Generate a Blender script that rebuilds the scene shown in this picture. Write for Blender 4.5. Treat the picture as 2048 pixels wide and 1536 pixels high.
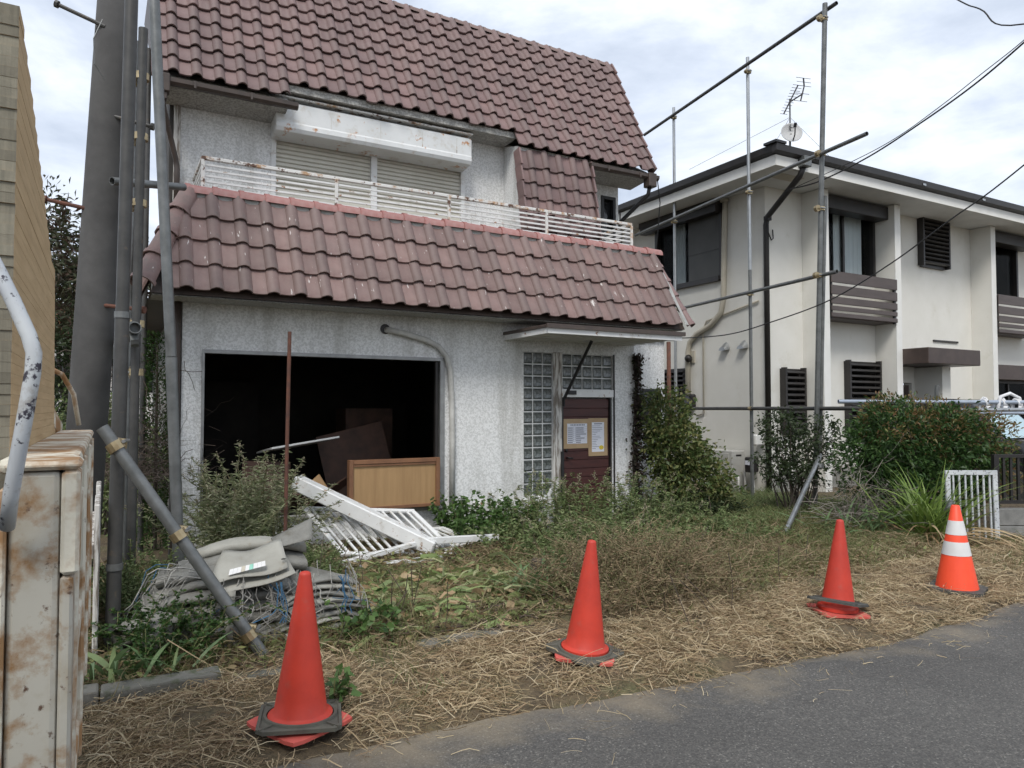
import bpy, bmesh, math, random
import numpy as np
from mathutils import Matrix, Vector, noise as mnoise

random.seed(7)
RNG = np.random.default_rng(11)
scene = bpy.context.scene
for o in list(bpy.data.objects):
    bpy.data.objects.remove(o)
col = scene.collection
R = math.radians
PI = math.pi

# ------------------------------------------------------------------ camera
cam_d = bpy.data.cameras.new('camera')
cam = bpy.data.objects.new('camera', cam_d)
col.objects.link(cam)
cam.location = (0.0, 0.0, 1.6)
cam.rotation_euler = (R(90 + 1.935), 0, R(-29.3))
cam_d.sensor_width = 36.0
cam_d.lens = 36.0 * 1450.0 / 2048.0
cam_d.clip_start = 0.05
cam_d.clip_end = 2000
scene.camera = cam

# ------------------------------------------------------------------ sky, sun, exposure
SUN_EL, SUN_AZ = R(50), R(216)        # azimuth clockwise from +Y: the sun stands behind the camera
world = bpy.data.worlds.new('World')
scene.world = world
world.use_nodes = True
wn, wl = world.node_tree.nodes, world.node_tree.links
wn.clear()
w_out = wn.new('ShaderNodeOutputWorld')
w_bg = wn.new('ShaderNodeBackground')
w_sky = wn.new('ShaderNodeTexSky')
w_sky.sky_type = 'NISHITA'
w_sky.sun_disc = False
w_sky.sun_elevation = SUN_EL
w_sky.sun_rotation = SUN_AZ
w_sky.dust_density = 2.0
w_bg.inputs['Strength'].default_value = 0.12
# an overcast deck of cloud spread evenly over that sky
w_tc = wn.new('ShaderNodeTexCoord')
w_map = wn.new('ShaderNodeMapping')
w_map.inputs['Scale'].default_value = (1.0, 1.0, 2.3)
w_map.inputs['Rotation'].default_value = (0.0, R(12), R(20))
w_n1 = wn.new('ShaderNodeTexNoise')
w_n1.inputs['Scale'].default_value = 2.9
w_n1.inputs['Detail'].default_value = 10
w_n1.inputs['Roughness'].default_value = 0.58
w_n1.inputs['Distortion'].default_value = 0.25
w_r1 = wn.new('ShaderNodeValToRGB')
w_r1.color_ramp.elements[0].position = 0.37
w_r1.color_ramp.elements[0].color = (3.35, 3.8, 4.6, 1)
w_r1.color_ramp.elements[1].position = 0.66
w_r1.color_ramp.elements[1].color = (6.8, 7.1, 7.5, 1)
e = w_r1.color_ramp.elements.new(0.5)
e.color = (4.6, 5.05, 5.8, 1)
w_mix = wn.new('ShaderNodeMixRGB')
w_mix.inputs['Fac'].default_value = 0.9
wl.new(w_tc.outputs['Generated'], w_map.inputs['Vector'])
wl.new(w_map.outputs['Vector'], w_n1.inputs['Vector'])
wl.new(w_n1.outputs['Fac'], w_r1.inputs['Fac'])
wl.new(w_sky.outputs['Color'], w_mix.inputs['Color1'])
wl.new(w_r1.outputs['Color'], w_mix.inputs['Color2'])
wl.new(w_mix.outputs['Color'], w_bg.inputs['Color'])
wl.new(w_bg.outputs['Background'], w_out.inputs['Surface'])

sun_d = bpy.data.lights.new('sun', 'SUN')
sun_d.energy = 1.5
sun_d.angle = R(18)
sun_d.color = (1.0, 0.97, 0.92)
sun = bpy.data.objects.new('sun', sun_d)
col.objects.link(sun)
sdir = Vector((math.sin(SUN_AZ) * math.cos(SUN_EL), math.cos(SUN_AZ) * math.cos(SUN_EL), math.sin(SUN_EL)))
sun.rotation_euler = sdir.to_track_quat('Z', 'Y').to_euler()
sun.location = sdir * 30

scene.view_settings.view_transform = 'Standard'
scene.view_settings.look = 'None'
scene.view_settings.exposure = 0.58
scene.view_settings.gamma = 1.0
scene.view_settings.use_curve_mapping = False
scene.cycles.use_denoising = True
scene.cycles.use_adaptive_sampling = True
scene.cycles.adaptive_threshold = 0.025
scene.cycles.max_bounces = 4
scene.cycles.diffuse_bounces = 2
scene.cycles.glossy_bounces = 2
scene.cycles.transparent_max_bounces = 8

# ------------------------------------------------------------------ materials
MATS = {}
def srgb(r, g, b):
    f = lambda c: (c / 255 / 12.92) if c / 255 <= 0.04045 else ((c / 255 + 0.055) / 1.055) ** 2.4
    return (f(r), f(g), f(b))

def new_mat(name):
    m = bpy.data.materials.new(name)
    m.use_nodes = True
    n, l = m.node_tree.nodes, m.node_tree.links
    n.clear()
    out = n.new('ShaderNodeOutputMaterial')
    b = n.new('ShaderNodeBsdfPrincipled')
    l.new(b.outputs[0], out.inputs[0])
    MATS[name] = m
    return m, n, l, b, out

def tnoise(n, l, scale, detail=4, rough=.55, coord='Object', stretch=None, dist=0):
    tc = n.new('ShaderNodeTexCoord')
    t = n.new('ShaderNodeTexNoise')
    t.inputs['Scale'].default_value = scale
    t.inputs['Detail'].default_value = detail
    t.inputs['Roughness'].default_value = rough
    t.inputs['Distortion'].default_value = dist
    if stretch:
        mp = n.new('ShaderNodeMapping')
        mp.inputs['Scale'].default_value = stretch
        l.new(tc.outputs[coord], mp.inputs[0])
        l.new(mp.outputs[0], t.inputs[0])
    else:
        l.new(tc.outputs[coord], t.inputs[0])
    return t

def ramp(n, l, src, stops):
    r = n.new('ShaderNodeValToRGB')
    els = r.color_ramp.elements
    while len(els) < len(stops):
        els.new(.5)
    for e_, (p, c) in zip(els, stops):
        e_.position = p
        e_.color = (*c, 1) if len(c) == 3 else c
    l.new(src, r.inputs[0])
    return r

def mixc(n, l, fac, a, b, mode='MIX'):
    m = n.new('ShaderNodeMixRGB')
    m.blend_type = mode
    for i, v in enumerate((fac, a, b)):
        if hasattr(v, 'links'):
            l.new(v, m.inputs[i])
        elif i == 0:
            m.inputs[0].default_value = v
        else:
            m.inputs[i].default_value = (*v, 1)
    return m.outputs[0]

def bump(n, l, b, src, strength, dist=.01):
    bp = n.new('ShaderNodeBump')
    bp.inputs['Strength'].default_value = strength
    bp.inputs['Distance'].default_value = dist
    l.new(src, bp.inputs['Height'])
    l.new(bp.outputs[0], b.inputs['Normal'])

def M(name, c, c2=None, rough=.6, scale=6, lo=.35, hi=.65, metal=0, bmp=0, bscale=40, bdist=.005, spots=None,
      objrand=0, islrand=0, stretch=None, spec=.5, detail=5):
    """plain surface: two colours mixed by noise, optional dark or rusty spots, relief and random tone"""
    m, n, l, b, out = new_mat(name)
    b.inputs['Roughness'].default_value = rough
    b.inputs['Metallic'].default_value = metal
    b.inputs['Specular IOR Level'].default_value = spec
    c2 = c2 or tuple(x * .75 for x in c)
    t = tnoise(n, l, scale, detail, .6, stretch=stretch)
    o = ramp(n, l, t.outputs['Fac'], [(lo, c), (hi, c2)]).outputs[0]
    if spots:      # (colour, scale, threshold, softness)
        for sc_, s_scale, th, soft in spots:
            t2 = tnoise(n, l, s_scale, 6, .65)
            f_ = ramp(n, l, t2.outputs['Fac'], [(th, (0, 0, 0)), (th + soft, (1, 1, 1))]).outputs[0]
            o = mixc(n, l, f_, o, sc_)
    if objrand or islrand:
        if objrand:
            src = n.new('ShaderNodeObjectInfo').outputs['Random']
        else:
            src = n.new('ShaderNodeNewGeometry').outputs['Random Per Island']
        a = objrand or islrand
        rr = ramp(n, l, src, [(0, (1 - a, 1 - a * 1.05, 1 - a * 1.1)), (1, (1 + a * .6, 1 + a * .6, 1 + a * .6))])
        o = mixc(n, l, 1.0, o, rr.outputs[0], 'MULTIPLY')
    l.new(o, b.inputs['Base Color'])
    if bmp:
        t3 = tnoise(n, l, bscale, 4, .6)
        bump(n, l, b, t3.outputs['Fac'], bmp, bdist)
    return m

def leafmat(name, cols, rough=.5, trans=.28):
    """leaf colours picked at random for every leaf of a plant"""
    m, n, l, b, out = new_mat(name)
    b.inputs['Roughness'].default_value = rough
    b.inputs['Specular IOR Level'].default_value = .35
    g = n.new('ShaderNodeNewGeometry')
    k = len(cols)
    r = ramp(n, l, g.outputs['Random Per Island'], [(i / max(1, k - 1), c) for i, c in enumerate(cols)])
    l.new(r.outputs[0], b.inputs['Base Color'])
    tr = n.new('ShaderNodeBsdfTranslucent')
    l.new(r.outputs[0], tr.inputs[0])
    mx = n.new('ShaderNodeMixShader')
    mx.inputs[0].default_value = trans
    l.new(b.outputs[0], mx.inputs[1])
    l.new(tr.outputs[0], mx.inputs[2])
    l.new(mx.outputs[0], out.inputs[0])
    return m

# ------------------------------------------------------------------ mesh helpers
class MB:
    def __init__(self):
        self.v, self.f = [], []
    def add(self, vs, fs):
        k = len(self.v)
        self.v += [tuple(p) for p in vs]
        self.f += [tuple(i + k for i in q) for q in fs]
        return self
    def box(self, x0, x1, y0, y1, z0, z1):
        return self.add([(x0, y0, z0), (x1, y0, z0), (x1, y1, z0), (x0, y1, z0), (x0, y0, z1), (x1, y0, z1), (x1, y1, z1), (x0, y1, z1)],
                        [(0, 3, 2, 1), (4, 5, 6, 7), (0, 1, 5, 4), (1, 2, 6, 5), (2, 3, 7, 6), (3, 0, 4, 7)])
    def obox(self, c, ax, ay, az):
        c, ax, ay, az = map(Vector, (c, ax, ay, az))
        vs = [c + sx * ax + sy * ay + sz * az for sz in (-1, 1) for sx, sy in ((-1, -1), (1, -1), (1, 1), (-1, 1))]
        return self.add(vs, [(0, 3, 2, 1), (4, 5, 6, 7), (0, 1, 5, 4), (1, 2, 6, 5), (2, 3, 7, 6), (3, 0, 4, 7)])
    def bar(self, p, q, w, h, up=(0, 0, 1)):
        """rectangular bar from p to q"""
        p, q = Vector(p), Vector(q)
        d = (q - p)
        ln = d.length
        d.normalize()
        s = d.cross(Vector(up))
        if s.length < 1e-4:
            s = d.cross(Vector((1, 0, 0)))
        s.normalize()
        u = s.cross(d)
        return self.obox((p + q) / 2, d * ln / 2, s * w / 2, u * h / 2)
    def tube(self, pts, r, n=8, caps=True, hollow=False):
        pts = [Vector(p) for p in pts]
        rs = r if isinstance(r, (list, tuple)) else [r] * len(pts)
        vs, fs = [], []
        prev = None
        for i, p in enumerate(pts):
            d = (pts[min(i + 1, len(pts) - 1)] - pts[max(i - 1, 0)]).normalized()
            if prev is None:
                a = d.cross(Vector((0, 0, 1)))
                if a.length < .05:
                    a = d.cross(Vector((1, 0, 0)))
            else:
                a = prev - d * prev.dot(d)
            a.normalize()
            prev = a
            bb = d.cross(a)
            for k in range(n):
                t = 2 * PI * k / n
                vs.append(p + rs[i] * (math.cos(t) * a + math.sin(t) * bb))
        for i in range(len(pts) - 1):
            for k in range(n):
                k2 = (k + 1) % n
                fs.append((i * n + k, i * n + k2, (i + 1) * n + k2, (i + 1) * n + k))
        if caps and not hollow:
            fs.append(tuple(range(n - 1, -1, -1)))
            fs.append(tuple(range((len(pts) - 1) * n, len(pts) * n)))
        return self.add(vs, fs)
    def prism(self, poly, axis, a0, a1):
        """polygon in the two other axes, swept along axis"""
        k = len(poly)
        def pt(u, v, a):
            return {'x': (a, u, v), 'y': (u, a, v), 'z': (u, v, a)}[axis]
        vs = [pt(u, v, a0) for u, v in poly] + [pt(u, v, a1) for u, v in poly]
        fs = [tuple(range(k - 1, -1, -1)), tuple(range(k, 2 * k))]
        fs += [(i, (i + 1) % k, k + (i + 1) % k, k + i) for i in range(k)]
        return self.add(vs, fs)
    def lathe(self, prof, n=24, c=(0, 0, 0), sq=None):
        """profile of (radius, z) turned round z"""
        vs, fs = [], []
        for r, z in prof:
            for k in range(n):
                t = 2 * PI * k / n
                vs.append((c[0] + r * math.cos(t), c[1] + r * math.sin(t), c[2] + z))
        for i in range(len(prof) - 1):
            for k in range(n):
                k2 = (k + 1) % n
                fs.append((i * n + k, i * n + k2, (i + 1) * n + k2, (i + 1) * n + k))
        return self.add(vs, fs)
    def build(self, name, mat, parent=None, smooth=False, bevel=0, world=True, bseg=1):
        me = bpy.data.meshes.new(name)
        me.from_pydata(self.v, [], self.f)
        bm = bmesh.new()
        bm.from_mesh(me)
        bmesh.ops.recalc_face_normals(bm, faces=bm.faces)
        bm.to_mesh(me)
        bm.free()
        return link(name, me, mat, parent, smooth, bevel, world, bseg)

def link(name, me, mat, parent=None, smooth=False, bevel=0, world=True, bseg=1):
    if mat:
        me.materials.append(MATS[mat] if isinstance(mat, str) else mat)
    if smooth:
        me.polygons.foreach_set('use_smooth', [True] * len(me.polygons))
    o = bpy.data.objects.new(name, me)
    col.objects.link(o)
    if parent is not None:
        o.parent = parent
        if world and parent.type == 'EMPTY':
            o.matrix_parent_inverse = Matrix.Translation(-Vector(parent.location))
    if bevel:
        md = o.modifiers.new('bevel', 'BEVEL')
        md.width = bevel
        md.segments = bseg
        md.limit_method = 'ANGLE'
    return o

def flat_sharp(o, ang=35):
    """smooth shading that keeps hard edges"""
    me = o.data
    bm = bmesh.new()
    bm.from_mesh(me)
    for e_ in bm.edges:
        if len(e_.link_faces) == 2 and e_.calc_face_angle(0) > R(ang):
            e_.smooth = False
    bm.to_mesh(me)
    bm.free()
    return o

def tag(o, label=None, cat=None, group=None, kind=None):
    if label: o['label'] = label
    if cat: o['category'] = cat
    if group: o['group'] = group
    if kind: o['kind'] = kind
    return o

def thing(name, label, cat, loc=(0, 0, 0), group=None):
    o = bpy.data.objects.new(name, None)
    col.objects.link(o)
    o.location = loc
    o.empty_display_size = .1
    return tag(o, label, cat, group)

def inst(name, me, parent, mat4):
    o = bpy.data.objects.new(name, me)
    col.objects.link(o)
    o.parent = parent
    o.matrix_local = mat4
    return o

def frame(o, x, y, z):
    """matrix from origin and axes"""
    return Matrix(((x[0], y[0], z[0], o[0]), (x[1], y[1], z[1], o[1]), (x[2], y[2], z[2], o[2]), (0, 0, 0, 1)))

def wall(holes, u0, u1, z0, z1, d0, d1, axis='x'):
    """a wall slab with rectangular openings; u runs along the wall, d0..d1 is its thickness"""
    us = sorted({u0, u1, *[h[i] for h in holes for i in (0, 1)]})
    zs = sorted({z0, z1, *[h[i] for h in holes for i in (2, 3)]})
    us = [u for u in us if u0 <= u <= u1]
    zs = [z for z in zs if z0 <= z <= z1]
    def solid(i, j):
        if i < 0 or j < 0 or i >= len(us) - 1 or j >= len(zs) - 1:
            return False
        u, z = (us[i] + us[i + 1]) / 2, (zs[j] + zs[j + 1]) / 2
        return not any(h[0] < u < h[1] and h[2] < z < h[3] for h in holes)
    def P(u, d, z):
        return (u, d, z) if axis == 'x' else (d, u, z)
    b = MB()
    for i in range(len(us) - 1):
        for j in range(len(zs) - 1):
            if not solid(i, j):
                continue
            a, c, e_, g = us[i], us[i + 1], zs[j], zs[j + 1]
            for d in (d0, d1):
                b.add([P(a, d, e_), P(c, d, e_), P(c, d, g), P(a, d, g)], [(0, 1, 2, 3)])
            if not solid(i - 1, j): b.add([P(a, d0, e_), P(a, d1, e_), P(a, d1, g), P(a, d0, g)], [(0, 1, 2, 3)])
            if not solid(i + 1, j): b.add([P(c, d0, e_), P(c, d1, e_), P(c, d1, g), P(c, d0, g)], [(0, 1, 2, 3)])
            if not solid(i, j - 1): b.add([P(a, d0, e_), P(c, d0, e_), P(c, d1, e_), P(a, d1, e_)], [(0, 1, 2, 3)])
            if not solid(i, j + 1): b.add([P(a, d0, g), P(c, d0, g), P(c, d1, g), P(a, d1, g)], [(0, 1, 2, 3)])
    me = bpy.data.meshes.new('wall')
    me.from_pydata(b.v, [], b.f)
    bm = bmesh.new()
    bm.from_mesh(me)
    bmesh.ops.remove_doubles(bm, verts=bm.verts, dist=1e-4)
    bmesh.ops.recalc_face_normals(bm, faces=bm.faces)
    bm.to_mesh(me)
    bm.free()
    return me

# ---- foliage meshes from numpy
def unit(a):
    return a / np.maximum(np.linalg.norm(a, axis=-1, keepdims=True), 1e-9)

def leafmesh(name, pos, dirs, L, W, mat, parent=None, fold=.25, droop=.15, world=True):
    """one bent four-cornered leaf per position"""
    N = len(pos)
    dirs = unit(dirs)
    rnd = RNG.normal(size=(N, 3))
    side = unit(np.cross(dirs, rnd))
    up = np.cross(side, dirs)
    L = np.broadcast_to(L, (N,))[:, None]
    W = np.broadcast_to(W, (N,))[:, None]
    mid = pos + dirs * L * .45 + up * L * fold * .3
    tip = pos + dirs * L + np.array([0, 0, -1.]) * L * droop
    v = np.stack([pos, mid + side * W * .5, tip, mid - side * W * .5], 1).reshape(-1, 3)
    i = np.arange(N)[:, None] * 4
    f = np.stack([i + [0, 1, 2], i + [0, 2, 3]], 1).reshape(-1, 3)
    return npmesh(name, v, f, mat, parent, world)

def npmesh(name, v, f, mat, parent=None, world=True, smooth=False):
    me = bpy.data.meshes.new(name)
    nv, nf, k = len(v), len(f), f.shape[1]
    me.vertices.add(nv)
    me.vertices.foreach_set('co', v.astype(np.float32).ravel())
    me.loops.add(nf * k)
    me.loops.foreach_set('vertex_index', f.astype(np.int32).ravel())
    me.polygons.add(nf)
    me.polygons.foreach_set('loop_start', np.arange(0, nf * k, k, dtype=np.int32))
    me.update(calc_edges=True)
    me.validate()
    return link(name, me, mat, parent, smooth, 0, world)

def ribbons(name, paths, W, mat, parent=None, side=None, world=True, taper=True, vee=0):
    """blades: paths (N,K,3)"""
    N, K, _ = paths.shape
    d = unit(paths[:, -1] - paths[:, 0])
    if side is None:
        side = unit(np.cross(d, RNG.normal(size=(N, 3))))
    W = np.broadcast_to(W, (N,))
    t = np.linspace(0, 1, K)
    prof = np.where(t < .5, .7 + .6 * t, 2 * (1 - t)) if taper else np.ones(K)
    prof = np.maximum(prof, .08)
    off = side[:, None, :] * (W[:, None] * prof[None])[:, :, None] * .5
    v = np.stack([paths - off, paths + off], 2).reshape(-1, 3)
    b = (np.arange(N) * K * 2)[:, None, None]
    k = (np.arange(K - 1) * 2)[None, :, None]
    f = (b + k + np.array([0, 1, 3, 2])[None, None]).reshape(-1, 4)
    return npmesh(name, v, f, mat, parent, world)

# ------------------------------------------------------------------ palette
def stucco(name, hi, lo_, flake=34, contrast=.5, grime=(.30, .29, .25)):
    """spray-tile render: pale flakes thrown on a greyer coat, with streaks of grime"""
    m, n, l, b, out = new_mat(name)
    b.inputs['Roughness'].default_value = .85
    t = tnoise(n, l, flake, 5, .62, dist=.3)
    c = ramp(n, l, t.outputs['Fac'], [(.44, lo_), (.55, hi)]).outputs[0]
    g = tnoise(n, l, 1.1, 6, .65, stretch=(3.2, 3.2, .32))
    gf = ramp(n, l, g.outputs['Fac'], [(.48, (0, 0, 0)), (.72, (.6, .6, .6))]).outputs[0]
    c = mixc(n, l, gf, c, grime)
    l.new(c, b.inputs['Base Color'])
    bump(n, l, b, t.outputs['Fac'], contrast, .02)
    return m
stucco('stucco', (.84, .84, .825), (.64, .64, .62), 48, .5)
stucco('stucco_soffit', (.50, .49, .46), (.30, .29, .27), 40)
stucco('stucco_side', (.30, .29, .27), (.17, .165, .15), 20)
M('cream_wall', (.76, .74, .68), (.71, .69, .625), .9, 1.6, spots=[((.60, .57, .48), 2.3, .60, .25)], bmp=.25, bscale=90, bdist=.01)
M('fin_white', (.80, .79, .75), (.75, .74, .69), .8, 3, bmp=.15, bscale=90)
M('soffit_white', (.70, .70, .68), (.62, .62, .60), .8, 2)
M('soffit_grey', (.52, .50, .45), (.36, .34, .30), .85, 3, bmp=.3, bscale=50, bdist=.01)
M('dark_trim', (.028, .024, .022), (.018, .016, .015), .45, 5)
M('brown_trim', (.075, .052, .043), (.055, .038, .032), .5, 5)
M('board_brown', (.105, .083, .075), (.08, .063, .057), .55, 4, stretch=(.5, 3, 3))
M('roof_dark', (.03, .03, .033), (.02, .02, .022), .5, 8)
m, n, l, b, out = new_mat('roof_tile')
b.inputs['Roughness'].default_value = .62
t = tnoise(n, l, 7, 6, .6)
c = ramp(n, l, t.outputs['Fac'], [(.3, (.198, .125, .120)), (.55, (.238, .160, .152)), (.75, (.19, .138, .13))]).outputs[0]
oi = n.new('ShaderNodeObjectInfo')
rr = ramp(n, l, oi.outputs['Random'], [(0, (.80, .80, .80)), (.5, (.97, .97, .97)), (1, (1.08, 1.06, 1.04))])
c = mixc(n, l, 1.0, c, rr.outputs[0], 'MULTIPLY')
tcr = n.new('ShaderNodeTexCoord'); sxr = n.new('ShaderNodeSeparateXYZ')
l.new(tcr.outputs['Object'], sxr.inputs[0])
rfr = ramp(n, l, sxr.outputs['X'], [(.10, (0, 0, 0)), (.165, (.5, .5, .5)), (.225, (.5, .5, .5)), (.28, (0, 0, 0))]).outputs[0]
c = mixc(n, l, rfr, c, (.15, .115, .105))
ge = n.new('ShaderNodeNewGeometry')
t9 = tnoise(n, l, 1.3, 5, .65)
l.new(ge.outputs['Position'], t9.inputs[0])
c = mixc(n, l, 1.0, c, ramp(n, l, t9.outputs['Fac'], [(.3, (.80, .81, .81)), (.6, (1.05, 1.03, 1.02)), (.75, (.9, .88, .85))]).outputs[0], 'MULTIPLY')
t2 = tnoise(n, l, 60, 3, .6)
f_ = ramp(n, l, t2.outputs['Fac'], [(.60, (0, 0, 0)), (.72, (.55, .55, .55))]).outputs[0]
c = mixc(n, l, f_, c, (.16, .10, .085))
l.new(c, b.inputs['Base Color'])
bump(n, l, b, t2.outputs['Fac'], .15, .004)
m, n, l, b, out = new_mat('roof_tile_far')
b.inputs['Roughness'].default_value = .62
t = tnoise(n, l, 7, 6, .6)
c = ramp(n, l, t.outputs['Fac'], [(.3, (.198, .125, .120)), (.55, (.238, .160, .152)), (.75, (.19, .138, .13))]).outputs[0]
oi = n.new('ShaderNodeNewGeometry')
rr = ramp(n, l, oi.outputs['Random Per Island'], [(0, (.80, .80, .80)), (.5, (.97, .97, .97)), (1, (1.08, 1.06, 1.04))])
c = mixc(n, l, 1.0, c, rr.outputs[0], 'MULTIPLY')
c = mixc(n, l, .22, c, (.15, .115, .105))
ge = n.new('ShaderNodeNewGeometry')
t9 = tnoise(n, l, 1.3, 5, .65)
l.new(ge.outputs['Position'], t9.inputs[0])
c = mixc(n, l, 1.0, c, ramp(n, l, t9.outputs['Fac'], [(.3, (.80, .81, .81)), (.6, (1.05, 1.03, 1.02)), (.75, (.9, .88, .85))]).outputs[0], 'MULTIPLY')
t2 = tnoise(n, l, 60, 3, .6)
f_ = ramp(n, l, t2.outputs['Fac'], [(.60, (0, 0, 0)), (.72, (.55, .55, .55))]).outputs[0]
c = mixc(n, l, f_, c, (.16, .10, .085))
l.new(c, b.inputs['Base Color'])
bump(n, l, b, t2.outputs['Fac'], .15, .004)
# tiles of the low roof: the same clay with paint drips
m, n, l, b, out = new_mat('roof_tile_dripped')
b.inputs['Roughness'].default_value = .62
t = tnoise(n, l, 7, 6, .6)
c = ramp(n, l, t.outputs['Fac'], [(.3, (.205, .130, .118)), (.55, (.26, .178, .162)), (.75, (.205, .162, .145))]).outputs[0]
oi = n.new('ShaderNodeObjectInfo')
rr = ramp(n, l, oi.outputs['Random'], [(0, (.82, .81, .80)), (.5, (.98, .98, .98)), (1, (1.09, 1.06, 1.04))])
c = mixc(n, l, 1.0, c, rr.outputs[0], 'MULTIPLY')
tcr = n.new('ShaderNodeTexCoord'); sxr = n.new('ShaderNodeSeparateXYZ')
l.new(tcr.outputs['Object'], sxr.inputs[0])
rfr = ramp(n, l, sxr.outputs['X'], [(.10, (0, 0, 0)), (.165, (.5, .5, .5)), (.225, (.5, .5, .5)), (.28, (0, 0, 0))]).outputs[0]
c = mixc(n, l, rfr, c, (.15, .115, .105))
ge = n.new('ShaderNodeNewGeometry')
t9 = tnoise(n, l, 1.3, 5, .65)
l.new(ge.outputs['Position'], t9.inputs[0])
c = mixc(n, l, 1.0, c, ramp(n, l, t9.outputs['Fac'], [(.3, (.80, .81, .81)), (.6, (1.05, 1.03, 1.02)), (.75, (.9, .88, .85))]).outputs[0], 'MULTIPLY')
t2 = tnoise(n, l, 1.0, 3, .6, 'Generated', (9, 1.6, 1))
t2.inputs['Scale'].default_value = 2.2
tc = n.new('ShaderNodeTexCoord')
mp = n.new('ShaderNodeMapping')
mp.inputs['Scale'].default_value = (13, 2.6, 1)
va = n.new('ShaderNodeVectorMath')
l.new(tc.outputs['Object'], mp.inputs[0])
cb = n.new('ShaderNodeCombineXYZ')
ml = n.new('ShaderNodeMath'); ml.operation = 'MULTIPLY'; ml.inputs[1].default_value = 57
l.new(oi.outputs['Random'], ml.inputs[0])
for q in range(3):
    l.new(ml.outputs[0], cb.inputs[q])
l.new(mp.outputs[0], va.inputs[0]); l.new(cb.outputs[0], va.inputs[1])
l.new(va.outputs[0], t2.inputs[0])
f_ = ramp(n, l, t2.outputs['Fac'], [(.68, (0, 0, 0)), (.72, (.8, .8, .8))]).outputs[0]
c = mixc(n, l, f_, c, (.72, .68, .64))
l.new(c, b.inputs['Base Color'])
M('ridge_tile', (.32, .115, .10), (.38, .21, .19), .55, 12, spots=[((.62, .55, .5), 26, .66, .05)], objrand=.14, bmp=.1)
M('ridge_grey', (.19, .155, .14), (.25, .17, .15), .7, 10, objrand=.15)
M('mortar', (.42, .42, .40), (.30, .30, .28), .9, 9, bmp=.3)
M('gutter_brown', (.085, .062, .05), (.055, .042, .036), .5, 7, spots=[((.17, .15, .13), 14, .6, .2)])
M('old_timber', (.60, .58, .54), (.20, .17, .14), .8, 9, .45, .56, stretch=(3, 3, .35), bmp=.3, bscale=30)
M('side_board', (.075, .068, .062), (.05, .046, .042), .85, 4, bmp=.3, bscale=22)
M('white_paint', (.78, .78, .76), (.70, .70, .68), .5, 4, spots=[((.50, .47, .41), 7, .54, .2), ((.30, .15, .07), 14, .62, .05)])
M('rusty_white', (.74, .73, .70), (.66, .65, .61), .5, 5, spots=[((.45, .27, .14), 7, .53, .10), ((.12, .06, .035), 11, .56, .04)])
M('shutter_cream', (.66, .635, .55), (.60, .575, .49), .5, 3)
M('shutter_box', (.76, .77, .76), (.70, .71, .70), .45, 3, spots=[((.56, .52, .45), 6, .53, .2), ((.48, .22, .08), 4.5, .59, .05)])
M('alu_grey', (.33, .33, .32), (.24, .24, .235), .42, 8, metal=.55)
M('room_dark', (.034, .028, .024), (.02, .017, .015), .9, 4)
M('plywood', (.40, .25, .115), (.33, .20, .09), .6, 3, stretch=(6, 6, .5), spots=[((.28, .16, .07), 4, .68, .1)])
M('plywood_edge', (.24, .115, .055), (.17, .08, .04), .6, 5)
M('door_wood', (.082, .026, .021), (.055, .019, .017), .5, 4, stretch=(.6, 4, 6), bmp=.15)
M('black_metal', (.014, .014, .015), (.022, .020, .019), .5, 8)
m, n, l, b, out = new_mat('glass_block')
t = tnoise(n, l, 16, 3, .5, dist=1.6)
c = ramp(n, l, t.outputs['Fac'], [(.35, (.035, .04, .038)), (.65, (.15, .165, .155))]).outputs[0]
l.new(c, b.inputs['Base Color'])
b.inputs['Roughness'].default_value = .12
b.inputs['Specular IOR Level'].default_value = .8
bump(n, l, b, t.outputs['Fac'], .5, .02)
M('block_joint', (.74, .74, .72), (.62, .62, .6), .8, 12)
M('hose_grey', (.58, .57, .53), (.42, .41, .38), .7, 8)
M('tape_tan', (.48, .34, .19), (.42, .29, .16), .5, 8)
M('paper', (.80, .81, .86), (.78, .79, .85), .7, 3)
M('print_ink', (.12, .12, .16), (.18, .18, .22), .8, 30)
M('seal_yellow', (.75, .60, .04), (.70, .50, .05), .6, 20)
M('galvanised', (.20, .205, .20), (.13, .135, .13), .42, 9, metal=.45, spots=[((.30, .22, .14), 7, .68, .08)])
M('galvanised_dark', (.075, .073, .068), (.05, .049, .046), .5, 9, metal=.15, spots=[((.13, .10, .07), 11, .62, .12)])
M('galvanised_new', (.46, .47, .47), (.36, .37, .37), .35, 9, metal=.75)
M('clamp_gold', (.52, .42, .25), (.34, .26, .15), .35, 12, metal=.8)
M('rust', (.16, .065, .04), (.09, .045, .035), .85, 14, bmp=.4, bscale=70)
M('concrete_pole', (.105, .102, .098), (.07, .068, .066), .9, 3, spots=[((.30, .29, .27), 55, .70, .05)], bmp=.35, bscale=110, bdist=.006)
M('concrete', (.34, .33, .30), (.22, .22, .20), .9, 4, spots=[((.10, .11, .07), 5, .58, .15)], bmp=.5, bscale=60, bdist=.01)
M('concrete_block', (.26, .255, .24), (.17, .17, .16), .95, 6, bmp=.6, bscale=80, bdist=.01)
M('cone_red', (.60, .050, .026), (.48, .040, .023), .55, 5, spots=[((.40, .09, .065), 9, .58, .2), ((.20, .06, .045), 26, .68, .06)], bmp=.10, bscale=22, objrand=.08)
M('cone_faded', (.68, .13, .10), (.58, .10, .08), .6, 6, spots=[((.35, .2, .15), 9, .6, .2)])
M('cone_orange', (.95, .09, .03), (.88, .075, .028), .5, 5)
M('cone_white', (.74, .73, .71), (.66, .65, .63), .5, 6, spots=[((.40, .39, .37), 12, .66, .08)])
M('rubber', (.055, .056, .052), (.10, .098, .085), .85, 8, bmp=.3, bscale=60)
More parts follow.
